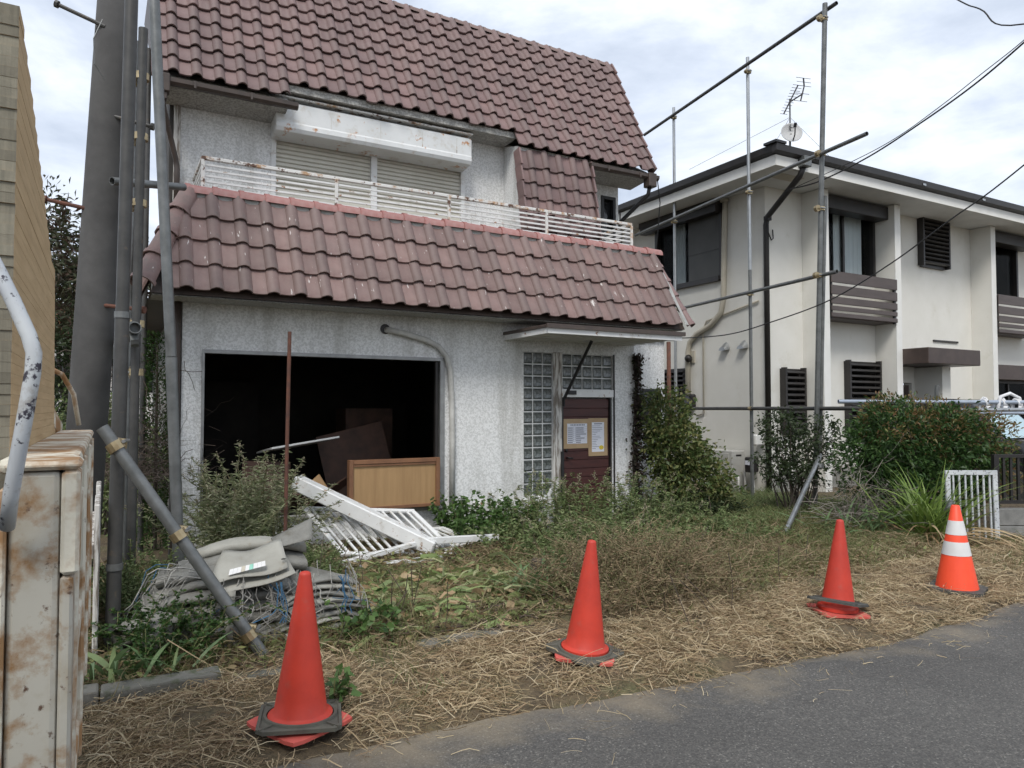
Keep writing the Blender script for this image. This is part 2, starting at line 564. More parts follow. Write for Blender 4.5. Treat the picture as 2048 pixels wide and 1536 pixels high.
M('rubber_dusty', (.12, .115, .09), (.085, .08, .066), .9, 9, bmp=.3, bscale=60)
M('truck_paint', (.47, .45, .385), (.41, .39, .335), .45, 3, spots=[((.34, .29, .21), 6, .5, .2), ((.25, .14, .06), 11, .50, .14), ((.10, .055, .035), 34, .60, .07)])
M('truck_rust_edge', (.66, .62, .51), (.34, .19, .085), .6, 9, .44, .58, spots=[((.13, .07, .04), 16, .64, .06)], bmp=.4, bscale=30)
M('truck_dark', (.03, .028, .026), (.02, .02, .02), .7, 6)
M('chip_white', (.58, .60, .60), (.46, .48, .50), .4, 5, spots=[((.35, .33, .30), 22, .56, .12), ((.05, .045, .06), 38, .585, .04)])
M('board_end', (.27, .245, .185), (.18, .165, .125), .9, 9, stretch=(9, 9, .5), objrand=.22, bmp=.3)
M('glass_dark', (.012, .013, .014), (.02, .02, .022), .08, 2, spec=.6)
M('screen_mesh', (.075, .075, .068), (.06, .06, .055), .55, 3)
M('curtain', (.86, .88, .88), (.76, .79, .80), .9, 4, stretch=(12, 1, .4))
M('curtain_green', (.30, .58, .46), (.20, .44, .35), .9, 4, stretch=(12, 1, .4))
M('duct_beige', (.50, .46, .37), (.44, .40, .32), .6, 5)
M('unit_grey', (.55, .54, .50), (.50, .49, .45), .5, 4)
M('tarp', (.235, .23, .205), (.175, .17, .15), .7, 5, spots=[((.13, .12, .095), 6, .56, .15)], bmp=.7, bscale=13, bdist=.03)
M('tarp_light', (.36, .35, .305), (.29, .28, .24), .7, 5, spots=[((.24, .19, .12), 5, .58, .2)], bmp=.5, bscale=12, bdist=.02)
M('cord_grey', (.36, .35, .32), (.24, .235, .22), .85, 20, islrand=.35)
M('cord_blue', (.045, .15, .27), (.04, .11, .2), .7, 20, islrand=.3)
M('rope_white', (.75, .75, .75), (.65, .65, .66), .8, 15)
M('pipe_blue', (.40, .45, .52), (.33, .37, .43), .4, 6, metal=.4)
M('old_board', (.10, .05, .032), (.055, .03, .02), .7, 5)
M('car_black', (.012, .012, .013), (.014, .014, .015), .12, 3, spec=.7)
M('chrome', (.62, .63, .64), (.55, .56, .57), .12, 3, metal=1)
M('windscreen', (.42, .56, .60), (.36, .50, .55), .06, 2, spec=.7)
M('headlamp', (.70, .72, .74), (.45, .47, .5), .1, 20)
M('twig', (.115, .085, .065), (.075, .058, .046), .9, 14, islrand=.3)
M('twig_grey', (.25, .22, .19), (.16, .14, .12), .9, 14, islrand=.3)
M('bark', (.085, .068, .052), (.05, .042, .034), .95, 9, bmp=.5, bscale=30, bdist=.02)
M('stem_green', (.12, .15, .05), (.14, .115, .06), .8, 9)
M('cable_black', (.012, .012, .013), (.016, .016, .016), .6, 5)
M('far_wall', (.62, .60, .57), (.56, .54, .51), .9, 3)
M('far_roof', (.30, .14, .07), (.24, .11, .06), .8, 6)
M('dish_grey', (.50, .50, .49), (.45, .45, .44), .5, 5)
M('kerb_stone', (.20, .19, .165), (.12, .12, .10), .95, 5, spots=[((.07, .085, .04), 9, .52, .15)], bmp=.6, bscale=45, bdist=.012)
M('dirt', (.105, .082, .058), (.065, .052, .038), .95, 5)
leafmat('leaf_straw', [(.38, .28, .165), (.49, .38, .235), (.56, .45, .29), (.27, .18, .105), (.43, .32, .185), (.18, .12, .07), (.29, .25, .13)], .7, .15)
leafmat('leaf_straw_pale', [(.54, .44, .28), (.46, .36, .21), (.60, .51, .35)], .7, .15)
leafmat('leaf_brush', [(.22, .155, .09), (.36, .27, .165), (.14, .105, .065), (.19, .185, .085), (.30, .24, .14)], .8, .15)
leafmat('leaf_litter', [(.20, .13, .07), (.14, .09, .05), (.26, .25, .10), (.17, .23, .075), (.30, .22, .12), (.10, .07, .045)], .8, .1)
leafmat('leaf_weed', [(.11, .16, .055), (.18, .24, .09), (.27, .30, .14), (.14, .19, .07), (.07, .11, .04)], .6)
leafmat('leaf_cut', [(.22, .31, .11), (.36, .41, .17), (.16, .24, .085), (.46, .46, .25), (.27, .34, .13)], .5)
leafmat('leaf_mugwort', [(.15, .19, .085), (.24, .27, .14), (.34, .34, .21), (.12, .155, .065), (.42, .41, .28)], .7)
leafmat('leaf_seed', [(.30, .26, .17), (.38, .34, .25), (.25, .23, .13)], .8)
leafmat('leaf_green', [(.07, .13, .035), (.10, .18, .05), (.05, .10, .03), (.13, .22, .06)], .45)
leafmat('leaf_iris', [(.13, .21, .09), (.17, .25, .11), (.10, .17, .07), (.21, .27, .12)], .45)
leafmat('leaf_strap', [(.16, .25, .05), (.22, .30, .07), (.12, .20, .045), (.26, .33, .10)], .4)
leafmat('leaf_strap_dry', [(.44, .30, .17), (.52, .40, .24), (.34, .21, .11)], .6)
leafmat('leaf_dark', [(.030, .046, .020), (.045, .066, .028), (.060, .082, .034), (.035, .052, .026)], .45)
leafmat('leaf_nandina', [(.028, .065, .018), (.055, .11, .03), (.04, .085, .023), (.09, .155, .04)], .4)
leafmat('leaf_nandina_red', [(.17, .14, .045), (.20, .10, .05), (.13, .15, .045), (.24, .14, .07), (.16, .17, .05)], .45)
leafmat('leaf_vine', [(.06, .10, .03), (.10, .145, .045), (.15, .18, .06), (.21, .20, .075), (.05, .08, .025)], .45)
leafmat('leaf_ivy_dead', [(.045, .03, .026), (.07, .045, .036), (.03, .024, .02), (.05, .055, .025)], .7)
leafmat('leaf_tree', [(.045, .060, .03), (.07, .085, .04), (.085, .07, .042), (.055, .07, .033)], .5)
leafmat('leaf_tree_red', [(.07, .045, .033), (.095, .058, .038), (.05, .045, .027)], .5)
leafmat('leaf_conifer', [(.035, .075, .02), (.05, .10, .025), (.07, .12, .03)], .6)
leafmat('leaf_grass', [(.11, .15, .05), (.15, .19, .065), (.20, .21, .09), (.26, .22, .11), (.09, .125, .04)], .6)

# ------------------------------------------------------------------ ground, road, kerb
def fbm(x, y, s):
    return mnoise.fractal(Vector((x * s, y * s, 3.7)), 1.0, 2.0, 4)

def road_edge(x):
    return 3.36 + .10 * math.sin(x * .9 + .6) + .05 * mnoise.noise(Vector((x * 2.3, 1.7, 0))) - .02 * x * (0 < x < 9)

def gz(x, y):
    """height of the soil"""
    e_ = road_edge(x)
    if y < e_ + .05:
        return -.03
    z = min(1, (y - e_ - .05) / .9) * .05
    if y > 4.5:
        k = min(1, (y - 4.5) / .5)
        z += k * (.045 + .05 * fbm(x, y, .8) + .02 * fbm(x, y, 2.6))
        z += .10 * math.exp(-((x - 4.0) / 1.2) ** 2 - ((y - 4.9) / .45) ** 2)
    if y > 6:
        z -= min(1, (y - 6) / 2) * .04
    return z + .012 * fbm(x, y, 3.1)

def axis_pts(a, b, st, far):
    out_ = list(np.arange(a, b + 1e-6, st))
    k, d = out_[-1], st
    while k < far:
        d *= 1.6
        k += d
        out_.append(k)
    k, d = out_[0], st
    while k > -far:
        d *= 1.6
        k -= d
        out_.insert(0, k)
    return out_
gx, gy = axis_pts(-1.5, 11, .10, 400), axis_pts(3.0, 9, .10, 400)
gv = np.array([(x, y, gz(x, y) if abs(x) < 30 and abs(y) < 30 else -.03) for y in gy for x in gx])
nx = len(gx)
ii, jj = np.meshgrid(np.arange(nx - 1), np.arange(len(gy) - 1))
q = (jj * nx + ii).ravel()
gf = np.stack([q, q + 1, q + nx + 1, q + nx], 1)
m, n, l, b, out = new_mat('soil')
b.inputs['Roughness'].default_value = .95
t = tnoise(n, l, 1.7, 7, .65)
c = ramp(n, l, t.outputs['Fac'], [(.34, (.085, .064, .042)), (.50, (.15, .115, .07)), (.66, (.12, .115, .055))]).outputs[0]
t2 = tnoise(n, l, 38, 4, .7)
c = mixc(n, l, 1.0, c, ramp(n, l, t2.outputs['Fac'], [(.3, (.5, .5, .5)), (.7, (1.35, 1.3, 1.2))]).outputs[0], 'MULTIPLY')
l.new(c, b.inputs['Base Color'])
bump(n, l, b, t2.outputs['Fac'], .8, .03)
tag(npmesh('ground', gv, gf, 'soil', None, True, True), kind='structure')

m, n, l, b, out = new_mat('asphalt')
b.inputs['Roughness'].default_value = .86
t = tnoise(n, l, .9, 6, .6)
c = ramp(n, l, t.outputs['Fac'], [(.3, (.085, .081, .075)), (.7, (.125, .119, .109))]).outputs[0]
vo = n.new('ShaderNodeTexVoronoi')
vo.inputs['Scale'].default_value = 125
tc = n.new('ShaderNodeTexCoord')
l.new(tc.outputs['Object'], vo.inputs['Vector'])
sp = n.new('ShaderNodeSeparateColor')
l.new(vo.outputs['Color'], sp.inputs[0])
c = mixc(n, l, 1.0, c, ramp(n, l, sp.outputs[0], [(0, (.62, .62, .62)), (.6, (.95, .95, .95)), (.93, (1.25, 1.23, 1.2)), (1, (2.0, 2.0, 1.9))]).outputs[0], 'MULTIPLY')
# pale chips trodden into the surface
v3 = n.new('ShaderNodeTexVoronoi')
v3.inputs['Scale'].default_value = 24
l.new(tc.outputs['Object'], v3.inputs['Vector'])
f_ = ramp(n, l, v3.outputs['Distance'], [(.07, (.8, .8, .8)), (.11, (0, 0, 0))]).outputs[0]
sp3 = n.new('ShaderNodeSeparateColor')
l.new(v3.outputs['Color'], sp3.inputs[0])
k3 = ramp(n, l, sp3.outputs[1], [(.62, (0, 0, 0)), (.66, (1, 1, 1))]).outputs[0]
f_ = mixc(n, l, 1.0, f_, k3, 'MULTIPLY')
c = mixc(n, l, f_, c, (.36, .35, .32))
# sandy dust swept to the verge, patchy
xyz = n.new('ShaderNodeSeparateXYZ')
l.new(tc.outputs['Object'], xyz.inputs[0])
t4 = tnoise(n, l, 2.2, 5, .65)
ad = n.new('ShaderNodeMath'); ad.operation = 'MULTIPLY_ADD'
ad.inputs[1].default_value = 1.6
l.new(t4.outputs['Fac'], ad.inputs[0]); l.new(xyz.outputs['Y'], ad.inputs[2])
f_ = ramp(n, l, ad.outputs[0], [(0, (0, 0, 0)), (1, (1, 1, 1))])
mr = n.new('ShaderNodeMapRange')
mr.inputs['From Min'].default_value = 3.70
mr.inputs['From Max'].default_value = 4.45
l.new(ad.outputs[0], mr.inputs['Value'])
mm = n.new('ShaderNodeMath'); mm.operation = 'MULTIPLY'; mm.inputs[1].default_value = .8
l.new(mr.outputs[0], mm.inputs[0])
c = mixc(n, l, mm.outputs[0], c, (.30, .245, .165))
l.new(c, b.inputs['Base Color'])
t5 = tnoise(n, l, 150, 2, .6)
bump(n, l, b, t5.outputs['Fac'], .55, .01)
rx = [-300, -100, -40, -15, -6, -3] + list(np.arange(-2, 12.01, .08)) + [13, 16, 25, 60, 150, 300]
rv, rf = [], []
for x in rx:
    e_ = road_edge(x) + .03 * mnoise.noise(Vector((x * 9, 4, 0)))
    for y in (-5.0, 0, 2, 3, e_ - .12, e_):
        rv.append((x, y, .0 if y < e_ - .01 else -.02))
for i in range(len(rx) - 1):
    for k in range(5):
        rf.append((i * 6 + k, (i + 1) * 6 + k, (i + 1) * 6 + k + 1, i * 6 + k + 1))
tag(npmesh('road', np.array(rv, float), np.array(rf), 'asphalt', None, True, True), kind='structure')

# kerb stones between the verge and the yard; the rest of the row lies under the weeds
kb = thing('kerb', 'low mossy concrete kerb along the yard, partly under weeds', 'kerb', (1.0, 4.45, 0))
x = -1.2
for i in range(7):
    w_ = .60
    z1 = (.13, .125, .12, .055, .045, .075, .03)[i]
    MB().box(x + .004, x + w_ - .004, 4.40 + .01 * math.sin(i * 2.1), 4.54 + .01 * math.sin(i * 2.1), -.12, z1).build('kerb_stone', 'kerb_stone', kb, bevel=.012, bseg=2)
    x += w_

# ------------------------------------------------------------------ the abandoned house
FY, UY = 8.24, 9.20                 # ground-floor front, upper-floor front
HX0, HX1 = .69, 6.64
house = thing('abandoned_house', 'run-down white stucco house with brown pantile mansard roof and gaping window hole', 'house', (3.6, 9.5, 0))
OPEN = (.885, 3.655, .42, 2.22)
GB1, GB2 = (4.80, 5.256, .45, 2.35), (5.41, 6.26, 1.86, 2.345)
DOOR = (5.40, 6.245, -.1, 1.755)
link('wall', wall([OPEN, GB1, GB2, DOOR], HX0, HX1, -.2, 2.95, FY, FY + .16), 'stucco', house)
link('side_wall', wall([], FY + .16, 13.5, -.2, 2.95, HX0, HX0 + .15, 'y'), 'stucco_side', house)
link('side_wall', wall([], FY + .16, 13.5, -.2, 2.95, HX1 - .15, HX1, 'y'), 'stucco', house)
# annex wall set back on the right, with its small window
link('wall', wall([(7.55, 7.95, 1.35, 1.90)], HX1 + .002, 8.05, -.2, 2.72, UY, UY + .15), 'stucco', house)
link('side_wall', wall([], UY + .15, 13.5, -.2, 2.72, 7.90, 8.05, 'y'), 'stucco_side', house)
MB().box(HX1 + .01, 8.12, UY - .06, 13.5, 2.72, 2.78).build('annex_roof', 'gutter_brown', house)
aw = MB().box(7.55, 7.95, UY + .05, UY + .07, 1.35, 1.90).build('window', 'glass_dark', house)
fr = MB()
for a in ((7.53, 7.57, 1.33, 1.92), (7.93, 7.97, 1.33, 1.92), (7.57, 7.93, 1.33, 1.37), (7.57, 7.93, 1.88, 1.92)):
    fr.box(a[0], a[1], UY - .012, UY + .04, a[2], a[3])
fr.build('window_frame', 'black_metal', aw)
# upper floor
UW = (6.80, 7.02, 4.10, 4.93)
SH = (1.76, 4.37, 3.78, 5.02)
link('wall', wall([UW, SH], .72, 7.11, 3.0, 5.75, UY, UY + .15), 'stucco', house)
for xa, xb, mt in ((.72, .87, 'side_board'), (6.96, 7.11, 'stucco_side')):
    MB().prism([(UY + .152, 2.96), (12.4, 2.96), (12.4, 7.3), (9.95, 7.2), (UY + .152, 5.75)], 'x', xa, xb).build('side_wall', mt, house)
w_ = MB().box(UW[0], UW[1], UY + .06, UY + .08, UW[2], UW[3]).build('window', 'glass_dark', house)
fr = MB()
for a in ((UW[0] - .03, UW[0] + .02, UW[2] - .03, UW[3] + .03), (UW[1] - .02, UW[1] + .03, UW[2] - .03, UW[3] + .03), (UW[0] + .02, UW[1] - .02, UW[3] - .02, UW[3] + .03)):
    fr.box(a[0], a[1], UY - .02, UY + .05, a[2], a[3])
fr.build('window_frame', 'black_metal', w_)
# peeling corner board of the upper floor
MB().box(.645, .718, UY - .03, UY + .12, 3.0, 5.25).build('corner_board', 'old_timber', house, bevel=.006)
MB().box(.60, .644, UY + .02, UY + .30, 3.0, 5.22).build('corner_board', 'side_board', house, bevel=.006)

# --- pantiles
TW = .272
def tile_mesh(name, w, ln, mat, roll=.052, seg=9, lift=.036, th=.021):
    xs, zs = [], []
    for k in range(seg):                       # pan, then roll
        if k < 4:
            t = k / 3
            xs.append(w * (-.01 + .54 * t)); zs.append(-.004 - .010 * math.sin(PI * t))
        else:
            t = (k - 3) / (seg - 4)
            xs.append(w * (.53 + .49 * t)); zs.append(-.002 + roll * math.sin(PI * t) ** .75)
    xs.insert(4, xs[3] + .006); zs.insert(4, .016)
    k = len(xs)
    vs = []
    for y, dz, sc in ((0, lift, 1.0), (.012, lift + .004, 1.0), (ln, 0, .90)):
        for x, z in zip(xs, zs):
            vs.append((x, y, z * sc + dz))
    for x, z in zip(xs, zs):
        vs.append((x, .002, z + lift - th))
    for x, z in zip(xs, zs):
        vs.append((x, ln * .6, z - .002))
    fs = []
    for r_ in range(2):
        fs += [(r_ * k + i, r_ * k + i + 1, (r_ + 1) * k + i + 1, (r_ + 1) * k + i) for i in range(k - 1)]
    fs += [(3 * k + i, 3 * k + i + 1, i + 1, i) for i in range(k - 1)]
    fs += [(4 * k + i, 4 * k + i + 1, 3 * k + i + 1, 3 * k + i) for i in range(k - 1)]
    fs += [(0, k, 3 * k), (k - 1, 4 * k - 1, 2 * k - 1), (k, 2 * k, 4 * k, 3 * k), (2 * k - 1, 4 * k - 1, 5 * k - 1, 3 * k - 1)]
    me = bpy.data.meshes.new(name)
    me.from_pydata(vs, [], fs)
    me.materials.append(MATS[mat])
    me.polygons.foreach_set('use_smooth', [i < 2 * (k - 1) for i in range(len(me.polygons))])
    bm = bmesh.new(); bm.from_mesh(me)
    for e_ in bm.edges:
        if len(e_.link_faces) == 2 and e_.calc_face_angle(0) > R(50):
            e_.smooth = False
    bm.to_mesh(me); bm.free()
    return me
UW_ = .2405
T_UP = tile_mesh('tile', UW_, .285, 'roof_tile', lift=.038)
T_LO = tile_mesh('tile', TW, .335, 'roof_tile_dripped')

def lay(parent, me, x0, ncol, rows, p0, sd, skip=None, jig=.005, tw=TW, joined=99):
    """rows of tiles: p0=(Y,Z) of the eave, sd=(dY,dZ) unit up the slope, rows=list of distances"""
    yv = Vector((0, sd[0], sd[1]))
    xv = Vector((1, 0, 0))
    zv = xv.cross(yv)
    src_v = np.array([v.co[:] for v in me.vertices])
    src_f = [tuple(p_.vertices) for p_ in me.polygons]
    src_s = [p_.use_smooth for p_ in me.polygons]
    far, far_s = MB(), []
    for r_, s in enumerate(rows):
        for c_ in range(ncol):
            xx = x0 + c_ * tw
            if skip and skip(r_, xx):
                continue
            a = random.gauss(0, .013)
            xa = (xv * math.cos(a) + yv * math.sin(a))
            ya = (yv * math.cos(a) - xv * math.sin(a))
            o_ = Vector((xx, p0[0], p0[1])) + yv * (s + random.gauss(0, jig) - (.03 if random.random() < .02 else 0)) + zv * (.02 + abs(random.gauss(0, .002)))
            if r_ >= joined:          # the highest, smallest-looking rows go into one mesh
                far.add([o_ + xa * v[0] + ya * v[1] + zv * v[2] for v in src_v.tolist()], src_f)
                far_s += src_s
            else:
                inst('tile', me, parent, frame(o_, xa, ya, zv))
    if far.v:
        fm = bpy.data.meshes.new('tiles')
        fm.from_pydata(far.v, [], far.f)
        fm.materials.append(MATS['roof_tile_far'])
        fm.polygons.foreach_set('use_smooth', far_s)
        tag(link('tiles', fm, None, parent), kind='stuff')

# upper mansard slope
E0, E1 = (8.70, 5.27), (9.79, 7.39)
dl = math.hypot(E1[0] - E0[0], E1[1] - E0[1])
sd = ((E1[0] - E0[0]) / dl, (E1[1] - E0[1]) / dl)
UXA, UCOL = .41, 29
UXB = UXA + UCOL * UW_
XA = UXA
roof = MB().add([(UXA + .03, E0[0] + .135, E0[1] + .20), (UXB - .03, E0[0] + .135, E0[1] + .20), (UXB - .03, E1[0] + .03, E1[1] - .03), (UXA + .03, E1[0] + .03, E1[1] - .03),
                 (UXA + .03, UY + .14, E0[1] + .20), (UXB - .03, UY + .14, E0[1] + .20), (UXB - .03, 12.6, E1[1] + .25), (UXA + .03, 12.6, E1[1] + .25)],
                [(0, 1, 2, 3), (3, 2, 6, 7), (0, 4, 5, 1), (0, 3, 7, 4), (1, 5, 6, 2)]).build('roof', 'gutter_brown', house)
SCOL = 19
CUT0 = UXA + 6 * UW_ + .01
def skip_up(r_, xx):
    return r_ == 0 and (CUT0 < xx + UW_ / 2 < UXA + SCOL * UW_)
rows_up = [i * .2395 for i in range(10)]
lay(roof, T_UP, UXA, UCOL, rows_up, E0, sd, skip_up, tw=UW_, joined=5)
# verge pieces and top caps
capm = MB()
vs = []
for k in range(2):
    for i in range(7):
        t = PI * i / 6
        vs.append((k * TW * 1.03, .068 * (1 + .10 * (k == 0)) * math.cos(t), .068 * (1 + .10 * (k == 0)) * math.sin(t)))
capm.add(vs, [(i, i + 1, 8 + i, 7 + i) for i in range(6)])
vs = []
for k, r_ in ((-.012, .079), (.04, .079)):
    for i in range(7):
        t = PI * i / 6
        vs.append((k, r_ * math.cos(t), r_ * math.sin(t)))
capm.add(vs, [(i, i + 1, 8 + i, 7 + i) for i in range(6)] + [tuple(range(7))])
def shared(b, name, mat, smooth=True):
    me = bpy.data.meshes.new(name)
    me.from_pydata(b.v, [], b.f)
    me.materials.append(MATS[mat])
    bm = bmesh.new(); bm.from_mesh(me)
    bmesh.ops.recalc_face_normals(bm, faces=bm.faces)
    for e_ in bm.edges:
        if len(e_.link_faces) == 2 and e_.calc_face_angle(0) > R(45): e_.smooth = False
    bm.to_mesh(me); bm.free()
    if smooth: me.polygons.foreach_set('use_smooth', [True] * len(me.polygons))
    return me
CAP_UP = shared(capm, 'ridge_cap', 'ridge_grey')
CAP_LO = shared(capm, 'ridge_cap', 'ridge_tile')
for i in range(UCOL):
    inst('ridge_cap', CAP_UP, roof, frame((UXA + i * UW_, E1[0] + .03, E1[1] - .005 + random.gauss(0, .003)), (UW_ / TW, 0, 0), (0, 1.25, 0), (0, 0, 1.25)))
vm = MB()
vm.add([(0, 0, .085), (0, .255, .055), (0, .255, -.10), (0, 0, -.085), (.028, 0, .085), (.028, .255, .055), (.028, .255, -.10), (.028, 0, -.085)],
       [(0, 1, 2, 3), (4, 7, 6, 5), (0, 4, 5, 1), (3, 2, 6, 7), (0, 3, 7, 4), (1, 5, 6, 2)])
VERGE = shared(vm, 'verge_tile', 'roof_tile', False)
yv = Vector((0, sd[0], sd[1])); zv = Vector((1, 0, 0)).cross(yv)
for s in rows_up:
    for xx in (UXA - .028, UXB + .004):
        inst('verge_tile', VERGE, roof, frame(Vector((xx, *E0)) + yv * s + zv * .025, (1, 0, 0), yv, zv))
# lower skirt of the mansard beside the balcony
K0, K1 = (8.47, 3.80), (8.745, 5.30)
dk = math.hypot(K1[0] - K0[0], K1[1] - K0[1])
sk = ((K1[0] - K0[0]) / dk, (K1[1] - K0[1]) / dk)
SX0 = UXA + SCOL * UW_
SW_ = 5 * UW_
skirt = MB().add([(SX0 + .04, K0[0] + .03, K0[1]), (SX0 + SW_ + .03, K0[0] + .03, K0[1]), (SX0 + SW_ + .03, K1[0] + .03, K1[1]), (SX0 + .04, K1[0] + .03, K1[1]),
                  (SX0 + .04, UY, K0[1]), (SX0 + SW_ + .03, UY, K0[1]), (SX0 + SW_ + .03, UY, K1[1] + .12), (SX0 + .04, UY, K1[1] + .12)],
                 [(0, 1, 2, 3), (0, 3, 7, 4), (1, 5, 6, 2), (3, 2, 6, 7), (0, 4, 5, 1)]).build('roof', 'stucco', house)
lay(skirt, T_UP, SX0, 5, [i * .238 for i in range(6)], K0, sk, tw=UW_)
ysk = Vector((0, sk[0], sk[1])); zsk = Vector((1, 0, 0)).cross(ysk)
for i in range(6):
    inst('verge_tile', VERGE, skirt, frame(Vector((SX0 - .02, *K0)) + ysk * i * .238 + zsk * .03, (1, 0, 0), ysk, zsk))
    inst('verge_tile', VERGE, skirt, frame(Vector((SX0 + SW_ + .005, *K0)) + ysk * i * .238 + zsk * .03, (1, 0, 0), ysk, zsk))
# eaves: sloped render soffits under the three stretches of roof edge
def soffit(x0, x1, y0, z0, y1, z1, h=.10):
    MB().add([(x0, y0, z0), (x1, y0, z0), (x1, y1, z1), (x0, y1, z1), (x0, y0, z0 + h), (x1, y0, z0 + h), (x1, y1, z1 + h + .3), (x0, y1, z1 + h + .3)],
             [(0, 3, 2, 1), (0, 1, 5, 4), (0, 4, 7, 3), (1, 2, 6, 5), (4, 5, 6, 7)]).build('soffit', 'stucco_soffit', house)
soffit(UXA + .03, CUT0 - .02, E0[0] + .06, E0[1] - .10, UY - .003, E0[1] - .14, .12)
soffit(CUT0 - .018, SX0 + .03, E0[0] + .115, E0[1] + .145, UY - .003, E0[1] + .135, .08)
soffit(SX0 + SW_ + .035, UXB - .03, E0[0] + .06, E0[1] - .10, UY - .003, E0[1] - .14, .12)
# gutters
def gutter(x0, x1, y, z, parent, name='gutter'):
    g = MB()
    prof = [(-.05, .034), (-.047, -.01), (-.02, -.036), (.025, -.036), (.047, -.01), (.048, .032)]
    n_ = len(prof)
    vs = [(x, y + a, z + b_) for x in (x0, x1) for a, b_ in prof] + [(x, y + a * .88, z + b_ * .86 + .004) for x in (x0, x1) for a, b_ in prof]
    fs = [(i, i + 1, n_ + i + 1, n_ + i) for i in range(n_ - 1)] + [(2 * n_ + i, 2 * n_ + i + 1, 3 * n_ + i + 1, 3 * n_ + i) for i in range(n_ - 1)]
    fs += [(0, n_, 3 * n_, 2 * n_), (n_ - 1, 2 * n_ - 1, 4 * n_ - 1, 3 * n_ - 1), tuple(range(n_)), tuple(range(n_, 2 * n_))]
    o_ = g.add(vs, fs).build(name, 'gutter_brown', parent)
    k = x0 + .3
    while k < x1:
        MB().box(k, k + .025, y - .058, y - .0505, z - .04, z + .04).build('gutter_bracket', 'gutter_brown', o_)
        k += .6
    return o_
gutter(.50, CUT0 + .08, E0[0] - .03, E0[1] - .085, house)
gutter(SX0 + SW_ + .0, UXB + .09, E0[0] - .03, E0[1] - .085, house)
# hoppers and downpipes
hp = MB().box(.42, .56, E0[0] - .10, E0[0] + .05, E0[1] - .22, E0[1] - .02).box(.445, .535, E0[0] - .075, E0[0] + .025, E0[1] - .30, E0[1] - .22).build('rain_hopper', 'gutter_brown', house, bevel=.008)
MB().tube([(.49, E0[0] - .03, E0[1] - .30), (.50, E0[0] - .0, E0[1] - .36), (.665, UY - .06, E0[1] - .78), (.68, UY - .07, E0[1] - .9), (.68, UY - .07, 3.9)], .032, 8).build('downpipe', 'gutter_brown', house, smooth=True)
hp = MB().box(UXB - .13, UXB + .02, E0[0] - .10, E0[0] + .05, E0[1] - .24, E0[1] - .03).build('rain_hopper', 'gutter_brown', house, bevel=.008)
MB().tube([(UXB - .06, E0[0] - .02, E0[1] - .22), (UXB - .06, E0[0] + .02, E0[1] - .34), (7.16, UY + .05, E0[1] - .70), (7.15, UY + .07, E0[1] - .8), (7.15, UY + .07, 2.8)], .032, 8).build('downpipe', 'black_metal', house, smooth=True)
MB().tube([(.645, FY - .01, 2.72), (.64, FY - .02, 2.3), (.64, FY - .02, -.1)], .036, 8).build('downpipe', 'gutter_brown', house, smooth=True)
MB().box(.60, .68, FY + .05, FY + .17, -.1, 2.75).build('corner_board', 'side_board', house)
MB().tube([(8.10, UY - .05, 2.7), (8.10, UY - .05, 0)], .034, 8).build('downpipe', 'rust', house, smooth=True)

# low roof over the ground floor
L0, L1 = (7.66, 2.74), (8.19, 3.83)
dl2 = math.hypot(L1[0] - L0[0], L1[1] - L0[1])
sl = ((L1[0] - L0[0]) / dl2, (L1[1] - L0[1]) / dl2)
LXA, LXB, TXA, TXB = .33, 7.14, .72, 6.95          # eave and top ends
low = MB().add([(LXA + .03, L0[0] + .03, L0[1] - .03), (LXB - .03, L0[0] + .03, L0[1] - .03), (TXB, L1[0] + .03, L1[1] - .01), (TXA, L1[0] + .03, L1[1] - .01),
                (LXA + .03, 12.5, L0[1] - .03), (LXB - .03, 12.5, L0[1] - .03), (TXB, 12.5, L1[1] - .01), (TXA, 12.5, L1[1] - .01)],
               [(0, 1, 2, 3), (0, 3, 7, 4), (1, 5, 6, 2), (3, 2, 6, 7), (0, 4, 5, 1)]).build('roof', 'gutter_brown', house)
def skip_lo(r_, xx):
    f_ = (r_ * .30 + .10) / dl2
    return xx + TW * .35 < LXA + (TXA - LXA) * f_ or xx + TW * .62 > LXB + (TXB - LXB) * f_
lay(low, T_LO, LXA - .14, 26, [i * .298 for i in range(4)], L0, sl, skip_lo)
# side slopes: only their edges are in view
for sgn, xe, xt in ((-1, LXA, TXA), (1, LXB, TXB)):
    run = abs(xt - xe)
    d_ = math.hypot(run, L1[1] - L0[1])
    yv_ = Vector((-sgn * run / d_, 0, (L1[1] - L0[1]) / d_))
    xv_ = Vector((0, -sgn * -1, 0)) if sgn > 0 else Vector((0, -1, 0))
    zv_ = xv_.cross(yv_)
    for r_ in range(4):
        for c_ in range(2):
            yy = L0[0] + .28 + r_ * .13 + c_ * TW + (TW if sgn < 0 else 0)
            o_ = Vector((xe, yy, L0[1])) + yv_ * r_ * .298 + zv_ * .02
            inst('tile', T_LO, low, frame(o_, xv_, yv_, zv_))
